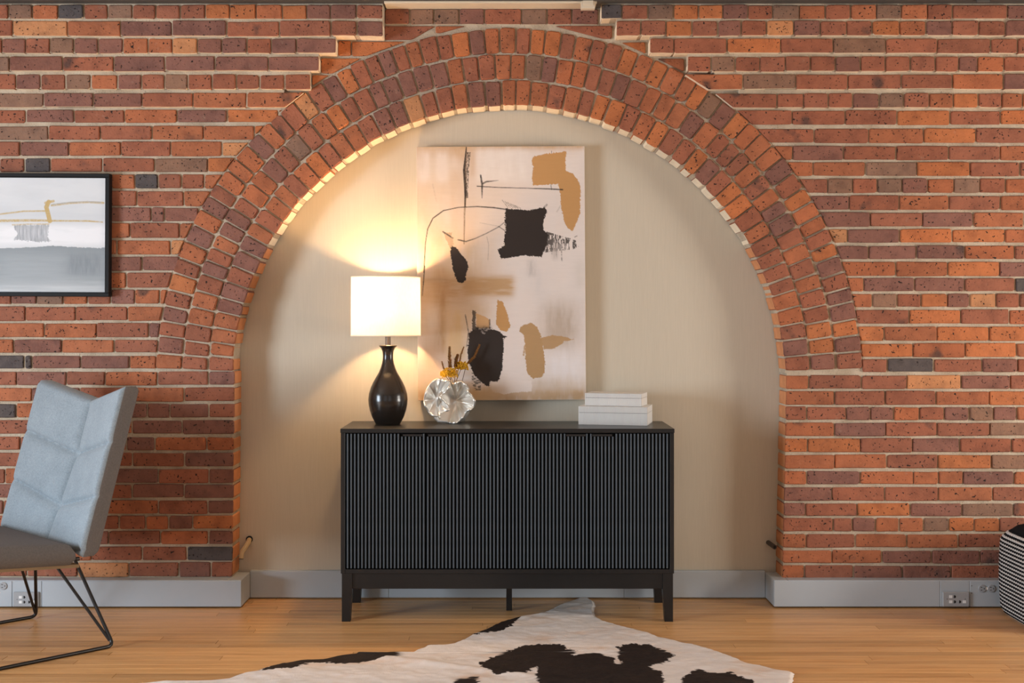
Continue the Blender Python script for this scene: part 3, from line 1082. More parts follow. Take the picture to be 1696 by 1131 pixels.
ZD0, ZD1 = 0.2245, 0.7915
SL_FULL = slat_mesh('slat', ZD0 + 0.001, ZD1 - 0.001)
SL_SHORT = slat_mesh('slat_short', ZD0 + 0.001, ZD1 - 0.013)
HAND = [(667, 699), (709, 741), (938, 970), (981, 1014)]
for di in range(4):
    xa, xb = DX[di] + 0.001, DX[di + 1] - 0.001
    yd = CYF + 0.014
    c = Vector(((xa + xb) / 2, yd + 0.009, (ZD0 + ZD1) / 2))
    mb = MB(); mb.box(xa, xb, yd, yd + 0.018, ZD0, ZD1, bev=0.001)
    door = part(mb, 'door', M_DOOR, sb)
    ha, hb = sx(HAND[di][0], CYF), sx(HAND[di][1], CYF)
    n = int(round((xb - xa) / 0.0154))
    for k in range(n):
        xx = xa + (xb - xa) * (k + 0.5) / n
        short = ha - 0.004 < xx < hb + 0.004
        o = bpy.data.objects.new('slat', SL_SHORT if short else SL_FULL)
        o.location = (xx - ORG.x, yd - ORG.y, 0)
        link(o, door)
    mb = MB()
    mb.box(ha, hb, yd - 0.0135, yd + 0.002, ZD1 - 0.0035, ZD1 - 0.001, bev=0.0006)
    mb.box(ha, hb, yd - 0.0135, yd - 0.011, ZD1 - 0.0115, ZD1 - 0.001, bev=0.0006)
    part(mb, 'handle', M_BLACKMETAL, door)

# ------------------------------------------------------------------ table lamp
LY = 5.372
LX = sx(642.6, LY)
ZC = CZT + 0.0005
px_m = LY / FOC
lamp = thing('table_lamp', 'lit table lamp with white drum shade and dark bottle-shaped base', 'lamp', (LX, LY, ZC))
prof_px = [(20.5, 702), (21.5, 700), (23, 697), (26.5, 690), (30, 680), (32, 670), (32.6, 662), (31.5, 652), (28.5, 642), (24.5, 633), (19.5, 624), (15, 616.5), (12, 609), (10, 602), (8.8, 595), (8.6, 589), (9.4, 582), (11.5, 577), (14.8, 573.6), (15, 573)]
ZBASE = 702.0


def zz(y): return (ZBASE - y) * px_m


mb = MB()
prof = [(r * px_m, zz(y)) for r, y in prof_px]
# denser profile
dense = []
for i in range(len(prof) - 1):
    for k in range(3):
        t = k / 3
        dense.append((prof[i][0] * (1 - t) + prof[i + 1][0] * t, prof[i][1] * (1 - t) + prof[i + 1][1] * t))
dense.append(prof[-1])
mb.lathe(dense, (0, 0, 0), 64)
shade_auto(mb.build('base', M_LAMPBASE, lamp), 50)
mb = MB(); mb.lathe([(0.0, zz(573) - 0.001), (14.6 * px_m, zz(573) - 0.0005), (14.9 * px_m, zz(572.6)), (14.2 * px_m, zz(572.0)), (4.5 * px_m, zz(572.4))], (0, 0, 0), 40)
shade_auto(mb.build('rim', M_NECK, lamp), 40)
mb = MB(); mb.lathe([(4.5 * px_m, zz(574)), (4.5 * px_m, zz(551))], (0, 0, 0), 24)
shade_auto(mb.build('neck', M_NECK, lamp), 40)
SHX = (637.5 - 642.6) * px_m + 0.004
zt_, zb_ = zz(459.5), zz(556.3)
R_T, R_B = 57.2 * px_m, 57.6 * px_m
mb = MB()
mb.lathe([(R_B, zb_), (R_B * 0.6 + R_T * 0.4, zb_ * 0.6 + zt_ * 0.4), (R_T, zt_)], (SHX, 0, 0), 72, capb=False, capt=False)
shd = shade_auto(mb.build('shade', M_SHADE, lamp), 40)
for (r, z) in ((R_T, zt_), (R_B, zb_)):
    mb = MB()
    mb.lathe([(r - 0.001, z - 0.0022), (r + 0.0012, z - 0.0022), (r + 0.0012, z + 0.0022), (r - 0.001, z + 0.0022), (r - 0.001, z - 0.0022)], (SHX, 0, 0), 72, capb=False, capt=False)
    mb.build('shade_trim', M_CREAMTRIM, shd)
mb = MB()
for k in range(3):
    a = PI / 2 + k * 2 * PI / 3
    mb.tube([(SHX, 0, zt_ - 0.004), (SHX + R_T * math.cos(a), R_T * math.sin(a), zt_ - 0.004)], 0.0015, 6)
mb.tube([(SHX, 0, zt_ - 0.006), (SHX, 0, zt_ + 0.006)], 0.005, 10)
mb.build('spider', M_BLACKMETAL, lamp)
mb = MB()
hp = [(0, 0, zz(552))] + [(SHX * 0.5 + 0.05 * math.sin(PI * t / 12) * 1.0, 0, zz(552) + (zt_ - zz(552)) * t / 12) for t in range(1, 12)] + [(SHX, 0, zt_ - 0.005)]
mb.tube(hp, 0.0015, 6); mb.tube([(2 * SHX * 0.5 - p[0] if 0 < i < 12 else p[0], p[1], p[2]) for i, p in enumerate(hp)], 0.0015, 6)
mb.build('harp', M_BLACKMETAL, lamp)
ZBULB = zt_ - 0.093
mb = MB(); mb.lathe([(0.012, zz(552)), (0.015, zz(545)), (0.015, ZBULB - 0.030), (0.012, ZBULB - 0.018)], (0, 0, 0), 20)
mb.build('socket', M_BLACKMETAL, lamp)
mb = MB(); mb.ball((0.0, 0, ZBULB), 0.038, 28, 12, sq=(1, 1, 0.42))
shade_auto(mb.build('bulb', M_BULB, lamp), 60)

# ------------------------------------------------------------------ white ribbed boxes


def ribbed_box(name, label, fl, fr, depth, z0, h, lid):
    fl, fr = Vector(fl), Vector(fr)
    d = fr - fl; L = d.length; rz = math.atan2(d.y, d.x)
    t = thing(name, label, 'box', (fl.x, fl.y, z0), rz, 'white ribbed boxes stacked on the sideboard')
    pitch = 0.0056; dp = 0.0026

    def ribs(za, zb_, nm, top):
        m2 = MB()
        out = []
        def side(p, q):
            n = max(2, int((q - p).length / pitch)); u = (q - p) / n
            nn = Vector((u.y, -u.x)).normalized()
            for k in range(n):
                a = p + u * k
                out.extend([a + nn * 0, a + u * 0.66 + nn * 0, a + u * 0.70 - nn * dp, a + u * 0.94 - nn * dp])
        A, B, C_, D_ = Vector((0, 0)), Vector((L, 0)), Vector((L, depth)), Vector((0, depth))
        side(A, B); side(B, C_); side(C_, D_); side(D_, A)
        n = len(out)
        vs = [(p.x, p.y, za) for p in out] + [(p.x, p.y, zb_) for p in out]
        fs = [(i, (i + 1) % n, n + (i + 1) % n, n + i) for i in range(n)]
        m2.add(vs, fs)
        m2.add([(0.001, 0.001, zb_), (L - 0.001, 0.001, zb_), (L - 0.001, depth - 0.001, zb_), (0.001, depth - 0.001, zb_)], [(0, 1, 2, 3)])
        m2.add([(0.001, 0.001, za), (L - 0.001, 0.001, za), (L - 0.001, depth - 0.001, za), (0.001, depth - 0.001, za)], [(3, 2, 1, 0)])
        return m2.build(nm, M_BOX, t)
    ribs(0, h - lid - 0.0012, 'base', False)
    m2 = MB(); m2.box(0.003, L - 0.003, 0.003, depth - 0.003, h - lid - 0.003, h - lid + 0.001); m2.build('seam', M_IRON, t)
    ribs(h - lid, h, 'lid', True)


ribbed_box('ribbed_box', 'larger white ribbed lidded box at the bottom of the stack', (0.3097, 5.333), (0.603, 5.266), 0.20, CZT + 0.0005, 0.0795, 0.0264)
ribbed_box('ribbed_box', 'smaller white ribbed lidded box on top of the larger one', (0.3405, 5.369), (0.5815, 5.300), 0.150, CZT + 0.0810, 0.0545, 0.019)

# ------------------------------------------------------------------ ruffled shell vase
VYD = 5.39
VXC = sx(745.0, VYD)
um = VYD / FOC / 5.653          # metres per unit of the close-up the shape was measured in
vase = thing('ruffled_vase', 'silver white vase shaped like two ruffled shells', 'vase', (VXC, VYD, ZC))


def vpt(cx, cy, y): return ((cx - 1046) * um, y, (803.5 - cy) * um + 0.0005)


def shell(outline, centre, yc, dish, yrim, ruff, nruf, tilt, name, phase):
    """fluted dish: outline points in close-up units, seen from the front"""
    n = 144
    oc = []
    m = len(outline)
    for k in range(n):                      # smooth closed outline (Catmull-Rom)
        t = k / n * m; i = int(t); f = t - i
        p0, p1, p2, p3 = (Vector(outline[(i + q) % m]) for q in (-1, 0, 1, 2))
        oc.append(0.5 * (2 * p1 + (p2 - p0) * f + (2 * p0 - 5 * p1 + 4 * p2 - p3) * f * f + (3 * p1 - p0 - 3 * p2 + p3) * f ** 3))
    R = 16
    vs = []
    c = Vector(centre)
    for j in range(R + 1):
        s = j / R
        for k in range(n):
            p = c + (oc[k] - c) * s
            x, _, z = vpt(p.x, p.y, 0)
            a = 2 * PI * k / n
            y = yc + (yrim - yc) * s ** 1.8 + ruff * (s ** 2.6) * math.sin(nruf * a + phase) + tilt * (p.x - c.x) * um
            vs.append((x, y, z))
    fs = []
    for j in range(R):
        for k in range(n):
            a = j * n + k; b = j * n + (k + 1) % n
            fs.append((a, a + n, b + n, b))
    o = mesh_obj(name, vs, fs, M_SILVER, vase, smooth=True)
    sm = o.modifiers.new('thick', 'SOLIDIFY'); sm.thickness = 0.0075; sm.offset = 0
    return o


right_out = [(1140, 405), (1185, 425), (1222, 470), (1222, 505), (1256, 545), (1286, 600), (1262, 660), (1210, 690), (1180, 735), (1150, 770), (1110, 797), (1040, 800), (960, 770), (930, 660), (940, 540), (1000, 470), (1050, 420), (1085, 430)]
left_out = [(945, 382), (1000, 398), (1042, 402), (1050, 450), (1015, 500), (960, 545), (1000, 590), (1050, 665), (985, 690), (960, 720), (958, 750), (930, 735), (865, 715), (835, 660), (806, 610), (815, 550), (840, 470), (880, 415)]
shell(right_out, (1100, 600), 0.034, 0, -0.022, 0.009, 10, 0.0, 'right_shell', 0.6)
shell(left_out, (920, 575), 0.000, 0, -0.040, 0.009, 9, -0.12, 'left_shell', 0.2)
mb = MB()
mb.lathe([(0.030, 0.0), (0.050, 0.004), (0.072, 0.04), (0.080, 0.09), (0.07, 0.135), (0.04, 0.165), (0.024, 0.178), (0.028, 0.186)], (0.012, 0.066, 0.001), 32, capt=False)
o = shade_auto(mb.build('body', M_SILVER, vase), 60)
o.data.transform(Matrix.Translation((0, 0.066, 0)) @ Matrix.Diagonal((1, 0.40, 1, 1)) @ Matrix.Translation((0, -0.066, 0)))
mb = MB()
mb.tube([vpt(915, 740, -0.03), vpt(945, 775, -0.034), vpt(1030, 780, -0.038)], [0.010, 0.008, 0.006], 10)
shade_auto(mb.build('foot', M_SILVER, vase), 60)

# dried flowers standing in the vase
M_YARROW = simple('dried_yellow_yarrow', srgb(208, 160, 44), 0.9, 0.1, 300, 0.35)
M_PLUME = simple('dried_brown_plume', srgb(140, 98, 56), 0.9, 0.1, 300, 0.35)
M_STEM = simple('dried_stem', srgb(98, 70, 40), 0.9, 0.1)
FLO = Vector((VXC, VYD, ZC))


def yarrow(cx, cy, y, rad, label):
    base = vpt(1075, 470, 0.035)
    t = thing('yarrow_stem', label, 'dried flower', FLO + Vector(base), group='dried yellow flowers in the ruffled vase')
    top = Vector(vpt(cx, cy, y)) - Vector(base)
    m2 = MB(); m2.tube([(0, 0, 0), top * 0.5 + Vector((0.002, 0, 0)), top], 0.0014, 6)
    m2.build('stem', M_STEM, t)
    m2 = MB()
    for k in range(280):
        a = random.uniform(0, 2 * PI); r = rad * math.sqrt(random.random())
        p = top + Vector((r * math.cos(a), r * 0.75 * math.sin(a), random.uniform(-0.55, 0.35) * rad + 0.5 * math.sqrt(max(rad * rad - r * r, 0))))
        m2.ball(p, random.uniform(0.0016, 0.0036), 6, 4)
        if k % 4 == 0: m2.tube([top - Vector((0, 0, 0.012)), p], 0.0006, 4, cap=False)
    m2.build('flower_head', M_YARROW, t)


def plume(pts, label, wd=0.010, root=(1080, 470, 0.04)):
    base = Vector(vpt(*root))
    t = thing('dried_plume', label, 'dried flower', FLO + base, group='dried brown plumes in the ruffled vase')
    pp = [Vector(vpt(*p)) - base for p in pts]
    m2 = MB(); m2.tube([(0, 0, 0)] + pp, [0.0014] * (len(pp)) + [0.0006], 6)
    m2.build('stem', M_STEM, t)
    m2 = MB()
    path = pp
    for k in range(340):
        f = random.random(); q = f * (len(path) - 1); i = min(int(q), len(path) - 2); u = q - i
        c = path[i].lerp(path[i + 1], u)
        d = (path[i + 1] - path[i]).normalized()
        side = Vector((random.gauss(0, 1), random.gauss(0, 1), random.gauss(0, 0.5))); side = (side - d * side.dot(d)).normalized()
        L = 1.0 * wd * (1 - 0.45 * f) * random.uniform(0.6, 1.1)
        tip = c + side * L * random.uniform(0.5, 1.0) + d * L * 0.9
        nrm = d.cross(side) * 0.0020
        m2.add([c, (c + tip) / 2 + nrm, tip, (c + tip) / 2 - nrm, (c + tip) / 2 + side * 0.0014], [(0, 1, 4), (1, 2, 4), (2, 3, 4), (3, 0, 4), (0, 3, 2, 1)])
    m2.build('seed_head', M_PLUME, t)


yarrow(1050, 345, 0.004, 0.036, 'yellow yarrow head low at the front of the vase')
yarrow(1152, 283, 0.052, 0.031, 'yellow yarrow head higher on the right of the bunch')
yarrow(990, 350, 0.040, 0.019, 'small yellow yarrow head at the far left of the bunch')
plume([(1050, 300, 0.026), (1042, 190, 0.024), (1040, 95, 0.022)], 'tallest upright brown plume in the vase', 0.0165, (1050, 440, 0.028))
plume([(1090, 300, 0.05), (1100, 220, 0.05), (1115, 170, 0.05)], 'short dark brown plume in the middle of the bunch', 0.0165, (1088, 450, 0.052))
plume([(1195, 260, 0.090), (1268, 190, 0.092), (1320, 75, 0.094)], 'brown plume leaning far out to the right', 0.0125, (1150, 440, 0.084))
plume([(1128, 250, 0.078), (1145, 160, 0.08), (1170, 95, 0.082)], 'thin wispy brown plume behind the others', 0.008, (1100, 445, 0.072))
plume([(1020, 350, 0.03), (985, 290, 0.03), (968, 230, 0.03)], 'thin brown sprig at the left edge of the bunch', 0.008)

# ------------------------------------------------------------------ raster helpers for painted things


def vnoise(X, Y, seed):
    r = np.random.default_rng(seed); T = r.random((256, 256))
    xi = np.floor(X).astype(int); yi = np.floor(Y).astype(int)
    u = X - xi; v = Y - yi
    u = u * u * (3 - 2 * u); v = v * v * (3 - 2 * v)
    a = T[yi % 256, xi % 256]; b = T[yi % 256, (xi + 1) % 256]; c = T[(yi + 1) % 256, xi % 256]; d = T[(yi + 1) % 256, (xi + 1) % 256]
    return (a * (1 - u) + b * u) * (1 - v) + (c * (1 - u) + d * u) * v


def fnoise(X, Y, seed, octs=4):
    s = 0; a = 0.5; t = 0
    for k in range(octs):
        s = s + a * vnoise(X * 2 ** k, Y * 2 ** k, seed + k); t += a; a *= 0.55
    return s / t


def inside(X, Y, poly):
    m = np.zeros(X.shape, bool)
    n = len(poly)
    for i in range(n):
        x0, y0 = poly[i]; x1, y1 = poly[(i + 1) % n]
        if y0 == y1: continue
        c = ((Y >= min(y0, y1)) & (Y < max(y0, y1)))
        xi = x0 + (Y - y0) * (x1 - x0) / (y1 - y0)
        m ^= c & (X < xi)
    return m


def segdist(X, Y, pts):
    d = np.full(X.shape, 1e9); tt = np.zeros(X.shape)
    n = len(pts) - 1
    for i in range(n):
        x0, y0 = pts[i]; x1, y1 = pts[i + 1]
        L = (x1 - x0) ** 2 + (y1 - y0) ** 2 + 1e-9
        t = np.clip(((X - x0) * (x1 - x0) + (Y - y0) * (y1 - y0)) / L, 0, 1)
        q = np.hypot(X - x0 - t * (x1 - x0), Y - y0 - t * (y1 - y0))
        b = q < d
        d = np.where(b, q, d); tt = np.where(b, (i + t) / n, tt)
    return d, tt


def lin(c): return np.array(srgb(*c)[:3])


class Raster:
    def __init__(self, x0, x1, y0, y1, nx, ny, bg):
        self.X, self.Y = np.meshgrid(np.linspace(x0, x1, nx), np.linspace(y0, y1, ny))
        self.C = np.zeros((ny, nx, 3)) + lin(bg)
        self.nx, self.ny = nx, ny

    def blend(self, m, col):
        m = np.clip(m, 0, 1)[..., None]
        self.C = self.C * (1 - m) + lin(col) * m

    def poly(self, pts, col, rough=1.5, freq=0.35, alpha=1.0, seed=1, stretch=(1, 1)):
        wx = (fnoise(self.X * freq * stretch[0], self.Y * freq * stretch[1], seed) - 0.5) * 2 * rough
        wy = (fnoise(self.X * freq * stretch[0], self.Y * freq * stretch[1], seed + 20) - 0.5) * 2 * rough
        wx = wx * 1.6 + (vnoise(self.X * 0.9, self.Y * 0.9, seed + 40) - 0.5) * 1.6; wy = wy * 1.6
        m = inside(self.X + wx, self.Y + wy, pts).astype(float)
        self.blend(m * alpha, col)

    def wash(self, x0, x1, y0, y1, soft, col, alpha, seed=3, fx=0.12, fy=0.03, dry=0.6):
        X, Y = self.X, self.Y
        s = lambda v: 1 / (1 + np.exp(-np.clip(v, -30, 30)))
        m = s((X - x0) / soft) * s((x1 - X) / soft) * s((Y - y0) / soft) * s((y1 - Y) / soft)
        m = m * (1 - dry + dry * 2 * fnoise(X * fx, Y * fy, seed))
        self.blend(m * alpha * 1.35, col)

    def line(self, pts, w, col, alpha=1.0, seed=5, dry=0.3, ws=None):
        d, t = segdist(self.X, self.Y, pts)
        ww = w if ws is None else np.interp(t, np.linspace(0, 1, len(ws)), ws)
        m = np.clip((ww - d) / 0.7 + 0.5, 0, 1)
        m = m * np.clip(1 - dry + dry * 2.4 * (fnoise(self.X * 0.5, self.Y * 0.5, seed) - 0.2), 0, 1)
        self.blend(m * alpha, col)

    def mesh(self, name, W, H, mat, parent, y=0.0, attr='paint'):
        nx, ny = self.nx, self.ny
        gx, gz = np.meshgrid(np.linspace(-W / 2, W / 2, nx), np.linspace(H / 2, -H / 2, ny))
        co = np.stack([gx, np.full_like(gx, y), gz], -1).reshape(-1, 3)
        return grid_mesh(name, co, nx, ny, self.C.reshape(-1, 3), mat, parent, attr)


def grid_mesh(name, co, nx, ny, col, mat, parent, attr, smooth=False):
    idx = np.arange(nx * ny).reshape(ny, nx)
    q = np.stack([idx[:-1, :-1], idx[1:, :-1], idx[1:, 1:], idx[:-1, 1:]], -1).reshape(-1, 4)
    me = bpy.data.meshes.new(name)
    me.vertices.add(len(co)); me.vertices.foreach_set('co', co.astype(np.float32).ravel())
    me.loops.add(q.size); me.loops.foreach_set('vertex_index', q.astype(np.int32).ravel())
    me.polygons.add(len(q)); me.polygons.foreach_set('loop_start', (np.arange(len(q)) * 4).astype(np.int32))
    me.update(calc_edges=True)
    ca = me.color_attributes.new(attr, 'FLOAT_COLOR', 'POINT')
    ca.data.foreach_set('color', np.concatenate([col, np.ones((len(col), 1))], 1).astype(np.float32).ravel())
    me.materials.append(mat)
    if smooth:
        me.polygons.foreach_set('use_smooth', [True] * len(me.polygons))
    o = bpy.data.objects.new(name, me)
    return link(o, parent)


# ------------------------------------------------------------------ large abstract painting
R = Raster(690.5, 969, 242, 663, 334, 504, (222, 211, 204))
a5 = lambda L: [(670 + x / 5.14, 230 + y / 5.14) for x, y in L]
b5 = lambda L: [(670 + x / 4.92, 440 + y / 4.92) for x, y in L]
X, Y = R.X, R.Y
R.blend((fnoise(X * 0.02, Y * 0.012, 40) - 0.35) * 1.0, (226, 206, 192))
TAN, BEI, DK = (192, 146, 94), (196, 158, 116), (50, 42, 38)
R.wash(680, 770, 238, 520, 22, (206, 172, 136), 0.55, 140, 0.05, 0.02, 0.8)
R.wash(770, 840, 238, 420, 30, (214, 190, 166), 0.4, 141, 0.04, 0.02, 0.8)
R.wash(690, 969, 236, 246, 2.5, BEI, 0.75, 41)
R.wash(688, 775, 244, 262, 5, BEI, 0.75, 42)
R.wash(688, 740, 250, 330, 14, (214, 194, 172), 0.7, 43)
R.wash(694, 712, 250, 300, 3, (224, 208, 196), 0.85, 44); R.wash(722, 742, 250, 300, 3, (224, 208, 196), 0.8, 45); R.wash(748, 757, 254, 280, 3, (224, 208, 196), 0.6, 46)
R.wash(780, 787, 246, 292, 2, BEI, 0.5, 47)
R.wash(790, 875, 246, 300, 3, (232, 222, 214), 0.5, 48); R.wash(876, 960, 262, 300, 4, (232, 222, 214), 0.3, 48)
R.wash(735, 800, 385, 470, 12, (204, 172, 136), 0.6, 49)
R.wash(765, 850, 458, 490, 3, (190, 154, 114), 0.8, 50, fx=0.03, fy=0.3)
R.wash(692, 775, 450, 505, 9, (190, 154, 116), 0.7, 51, fx=0.04, fy=0.2)
R.wash(720, 737, 440, 585, 4, (172, 134, 92), 0.75, 52)
R.wash(737, 772, 512, 600, 5, (212, 182, 142), 0.75, 53)
R.wash(692, 720, 440, 600, 8, (208, 178, 146), 0.5, 142)
R.wash(705, 722, 505, 550, 4, (222, 206, 192), 0.7, 54)
R.wash(775, 805, 500, 528, 5, (206, 178, 144), 0.6, 55)
R.wash(900, 955, 505, 580, 9, (186, 168, 152), 0.8, 56)
R.wash(880, 900, 440, 495, 6, (212, 202, 196), 0.7, 57); R.wash(955, 966, 430, 480, 4, (206, 196, 186), 0.6, 57)
R.wash(900, 968, 585, 640, 8, (228, 220, 218), 0.75, 58)
R.wash(690, 969, 646, 666, 3, (192, 158, 120), 0.9, 59)
R.wash(875, 969, 630, 650, 6, (196, 172, 146), 0.6, 143)
R.poly(b5([(690, 1000), (720, 1030), (800, 1052), (900, 1035), (1030, 1030), (1030, 940), (700, 940)]), (228, 214, 204), 1, 0.2, 0.9, 60)
R.wash(690, 735, 590, 655, 8, (220, 200, 184), 0.5, 61); R.wash(735, 830, 640, 662, 5, (190, 152, 110), 0.75, 62)
R.wash(826, 880, 540, 640, 14, (226, 210, 202), 0.6, 63)
# tan strokes
R.poly(a5([(1095, 150), (1200, 125), (1385, 105), (1375, 200), (1380, 275), (1430, 290), (1480, 345), (1502, 400), (1500, 640), (1470, 710), (1435, 785), (1395, 770), (1360, 705), (1340, 600), (1325, 440), (1310, 385), (1100, 395), (1085, 330), (1100, 250), (1090, 200)]), TAN, 1.0, 0.45, 1, 70)
R.poly(b5([(755, 275), (800, 300), (830, 380), (858, 500), (825, 540), (770, 525), (740, 470), (745, 400)]), TAN, 0.8, 0.5, 1, 71)
R.poly(b5([(580, 390), (640, 410), (690, 440), (690, 510), (580, 510)]), (206, 164, 116), 0.6, 0.4, 0.95, 72)
OCH = (178, 142, 100)
R.poly(b5([(950, 490), (1030, 468), (1075, 500), (1110, 575), (1125, 680), (1140, 780), (1138, 870), (1110, 915), (1040, 925), (995, 880), (982, 780), (975, 640), (970, 570), (930, 535)]), OCH, 0.9, 0.4, 1, 73)
R.poly(b5([(1105, 590), (1200, 570), (1300, 585), (1385, 608), (1290, 620), (1280, 640), (1215, 680), (1135, 685), (1120, 640)]), OCH, 1.0, 0.5, 0.95, 74, (0.4, 1))
R.line(b5([(975, 660), (965, 730)]), 1.6, OCH, 0.9, 75, 0.7)
# dark shapes
R.poly(a5([(860, 590), (1060, 607), (1190, 580), (1215, 610), (1190, 680), (1180, 760), (1225, 815), (1210, 900), (1170, 1005), (1020, 990), (820, 1020), (790, 940), (850, 905), (845, 850), (860, 770), (855, 690)]), DK, 1.3, 0.5, 1, 80)
d, t = segdist(X, Y, a5([(1215, 880), (1450, 900)]))
R.blend(((d < 17 * (1 - 0.55 * t)) * (fnoise(X * 0.8, Y * 0.13, 81) > 0.44 + 0.14 * t)).astype(float) * 0.88, DK)
for k, (x, y) in enumerate([(1250, 980), (1290, 1000), (1335, 1040), (1360, 950)]):
    R.line(a5([(x, 860), (x + 4, y)]), 1.0, DK, 0.6, 82 + k, 0.9)
for k in range(6):
    R.line(a5([(835 + k * 22, 520 + k * 9), (880 + k * 22, 580 + k * 2)]), 0.7, DK, 0.6, 90 + k, 0.8)
R.line(a5([(1190, 585), (1212, 560)]), 1.6, DK, 0.7, 96, 0.8)
R.poly(a5([(395, 905), (430, 915), (500, 1000), (530, 1040), (540, 1080), (525, 1131), (500, 1180), (470, 1200), (430, 1150), (400, 1050), (385, 960)]), DK, 0.9, 0.5, 1, 97)
R.poly(b5([(385, 0), (520, 0), (515, 25), (500, 60), (495, 115), (465, 142), (425, 125), (400, 60)]), DK, 0.9, 0.5, 1, 98)
R.poly(a5([(330, 795), (395, 790), (415, 900), (385, 930), (350, 860)]), (176, 148, 120), 1.2, 0.5, 0.8, 99)
R.line(a5([(325, 785), (410, 840)]), 1.2, DK, 0.85, 100, 0.5)
R.poly(b5([(520, 545), (560, 520), (600, 530), (640, 560), (700, 515), (750, 530), (800, 565), (805, 650), (795, 760), (785, 860), (755, 950), (690, 940), (680, 988), (645, 975), (600, 930), (560, 890), (520, 800), (505, 700), (515, 600)]), DK, 1.1, 0.5, 1, 101)
R.poly(b5([(795, 570), (830, 578), (805, 600)]), DK, 0.8, 0.5, 1, 102)
R.poly(b5([(548, 362), (576, 368), (572, 540), (545, 540)]), DK, 0.7, 0.6, 0.85, 103)
R.wash(783, 812, 541, 556, 1.5, DK, 0.7, 104, 0.4, 0.4, 0.9)
R.line(b5([(688, 440), (690, 560)]), 1.3, DK, 0.75, 105, 0.8)
m = inside(X, Y, b5([(540, 850), (610, 900), (615, 1015), (565, 1015), (540, 960)]))
R.blend((m & (fnoise(X * 0.25, Y * 0.8, 106) > 0.5)).astype(float) * 0.75, DK)
R.line(b5([(490, 400), (515, 540), (500, 660)]), 1.0, DK, 0.8, 107, 0.6)
# line work
R.line(a5([(530, 62), (515, 250), (520, 480), (510, 640), (505, 890)]), 1.5, (120, 92, 62), 0.75, 110, 0.4, [1.0, 2.4, 1.8, 1.3, 0.9])
R.line(a5([(530, 62), (510, 260), (518, 430), (515, 570)]), 1.4, DK, 0.95, 111, 0.2, [0.8, 2.2, 1.8, 0.8])
m = inside(X, Y, a5([(535, 105), (566, 105), (550, 260), (540, 500), (515, 500)]))
R.blend((m & (fnoise(X * 1.2, Y * 0.3, 112) > 0.42)).astype(float) * 0.8, DK)
R.line(a5([(160, 1131), (175, 880), (195, 760), (240, 670), (330, 605), (460, 578), (620, 572), (760, 582), (880, 600)]), 0.8, DK, 0.95, 113, 0.2, [0.9, 0.7, 0.9, 1.1, 0.8, 0.8, 1.1, 0.9])
R.line(b5([(160, 0), (150, 120), (140, 240)]), 0.9, DK, 0.9, 114, 0.3, [0.9, 1.0, 0.4])
R.line(a5([(455, 855), (520, 870), (600, 845), (700, 800), (805, 745), (860, 700)]), 0.75, DK, 0.9, 115, 0.3, [1.2, 1.1, 0.7, 0.7, 0.7, 0.5])
R.line(a5([(800, 742), (855, 780)]), 0.7, DK, 0.8, 116, 0.5); R.line(a5([(640, 710), (800, 742)]), 0.35, DK, 0.5, 117, 0.5)
R.line(a5([(650, 305), (662, 385), (660, 500)]), 1.0, DK, 0.95, 118, 0.3, [1.3, 1.6, 0.5])
R.line(a5([(668, 375), (700, 360), (800, 350)]), 0.9, DK, 0.9, 119, 0.4, [1.5, 1.2, 0.3])
R.line(a5([(620, 398), (800, 410), (1050, 418), (1230, 425), (1350, 432)]), 0.8, DK, 0.95, 120, 0.2, [0.9, 0.7, 0.6, 1.0, 1.1])
R.line(a5([(1250, 390), (1255, 430)]), 0.8, DK, 0.7, 121, 0.6); R.line(a5([(1257, 100), (1257, 120)]), 0.4, DK, 0.9, 122)
R.line(a5([(700, 830), (715, 900), (708, 1030)]), 0.45, (140, 120, 104), 0.7, 123, 0.5)
R.line(a5([(240, 380), (270, 520)]), 1.2, (190, 168, 148), 0.5, 124, 0.8); R.line(a5([(1300, 620), (1330, 570)]), 0.9, (150, 138, 128), 0.5, 125, 0.8)
R.line(a5([(1450, 838), (1470, 828)]), 0.7, DK, 0.7, 126)
R.wash(874, 886, 430, 458, 2, (190, 180, 174), 0.5, 127, 0.6, 0.08, 0.9); R.wash(915, 924, 400, 430, 2, (170, 160, 154), 0.4, 128, 0.6, 0.08, 0.9)
R.C = np.clip(R.C * (0.97 + 0.06 * fnoise(X * 0.06, Y * 0.4, 130))[..., None], 0, 1)
DP = 5.512
pc = P(830.2, 452.6, DP)
pW, pH = 278.6 * DP / FOC, 420.5 * DP / FOC
pt_ = thing('canvas_painting', 'tall abstract beige and black canvas hanging in the niche', 'painting', (pc.x, DP, pc.z))
pt_.rotation_euler = (0, math.radians(-0.35), 0)
mb = MB(); mb.box(-pW / 2, pW / 2, 0.0008, 0.05, -pH / 2, pH / 2, bev=0.003)
mb.build('canvas_edge', simple('canvas_edge_paint', srgb(222, 208, 190), 0.7, 0.2, 20, 0.04), pt_)
R.mesh('painted_face', pW - 0.003, pH - 0.003, M_PAINT, pt_, 0.0)

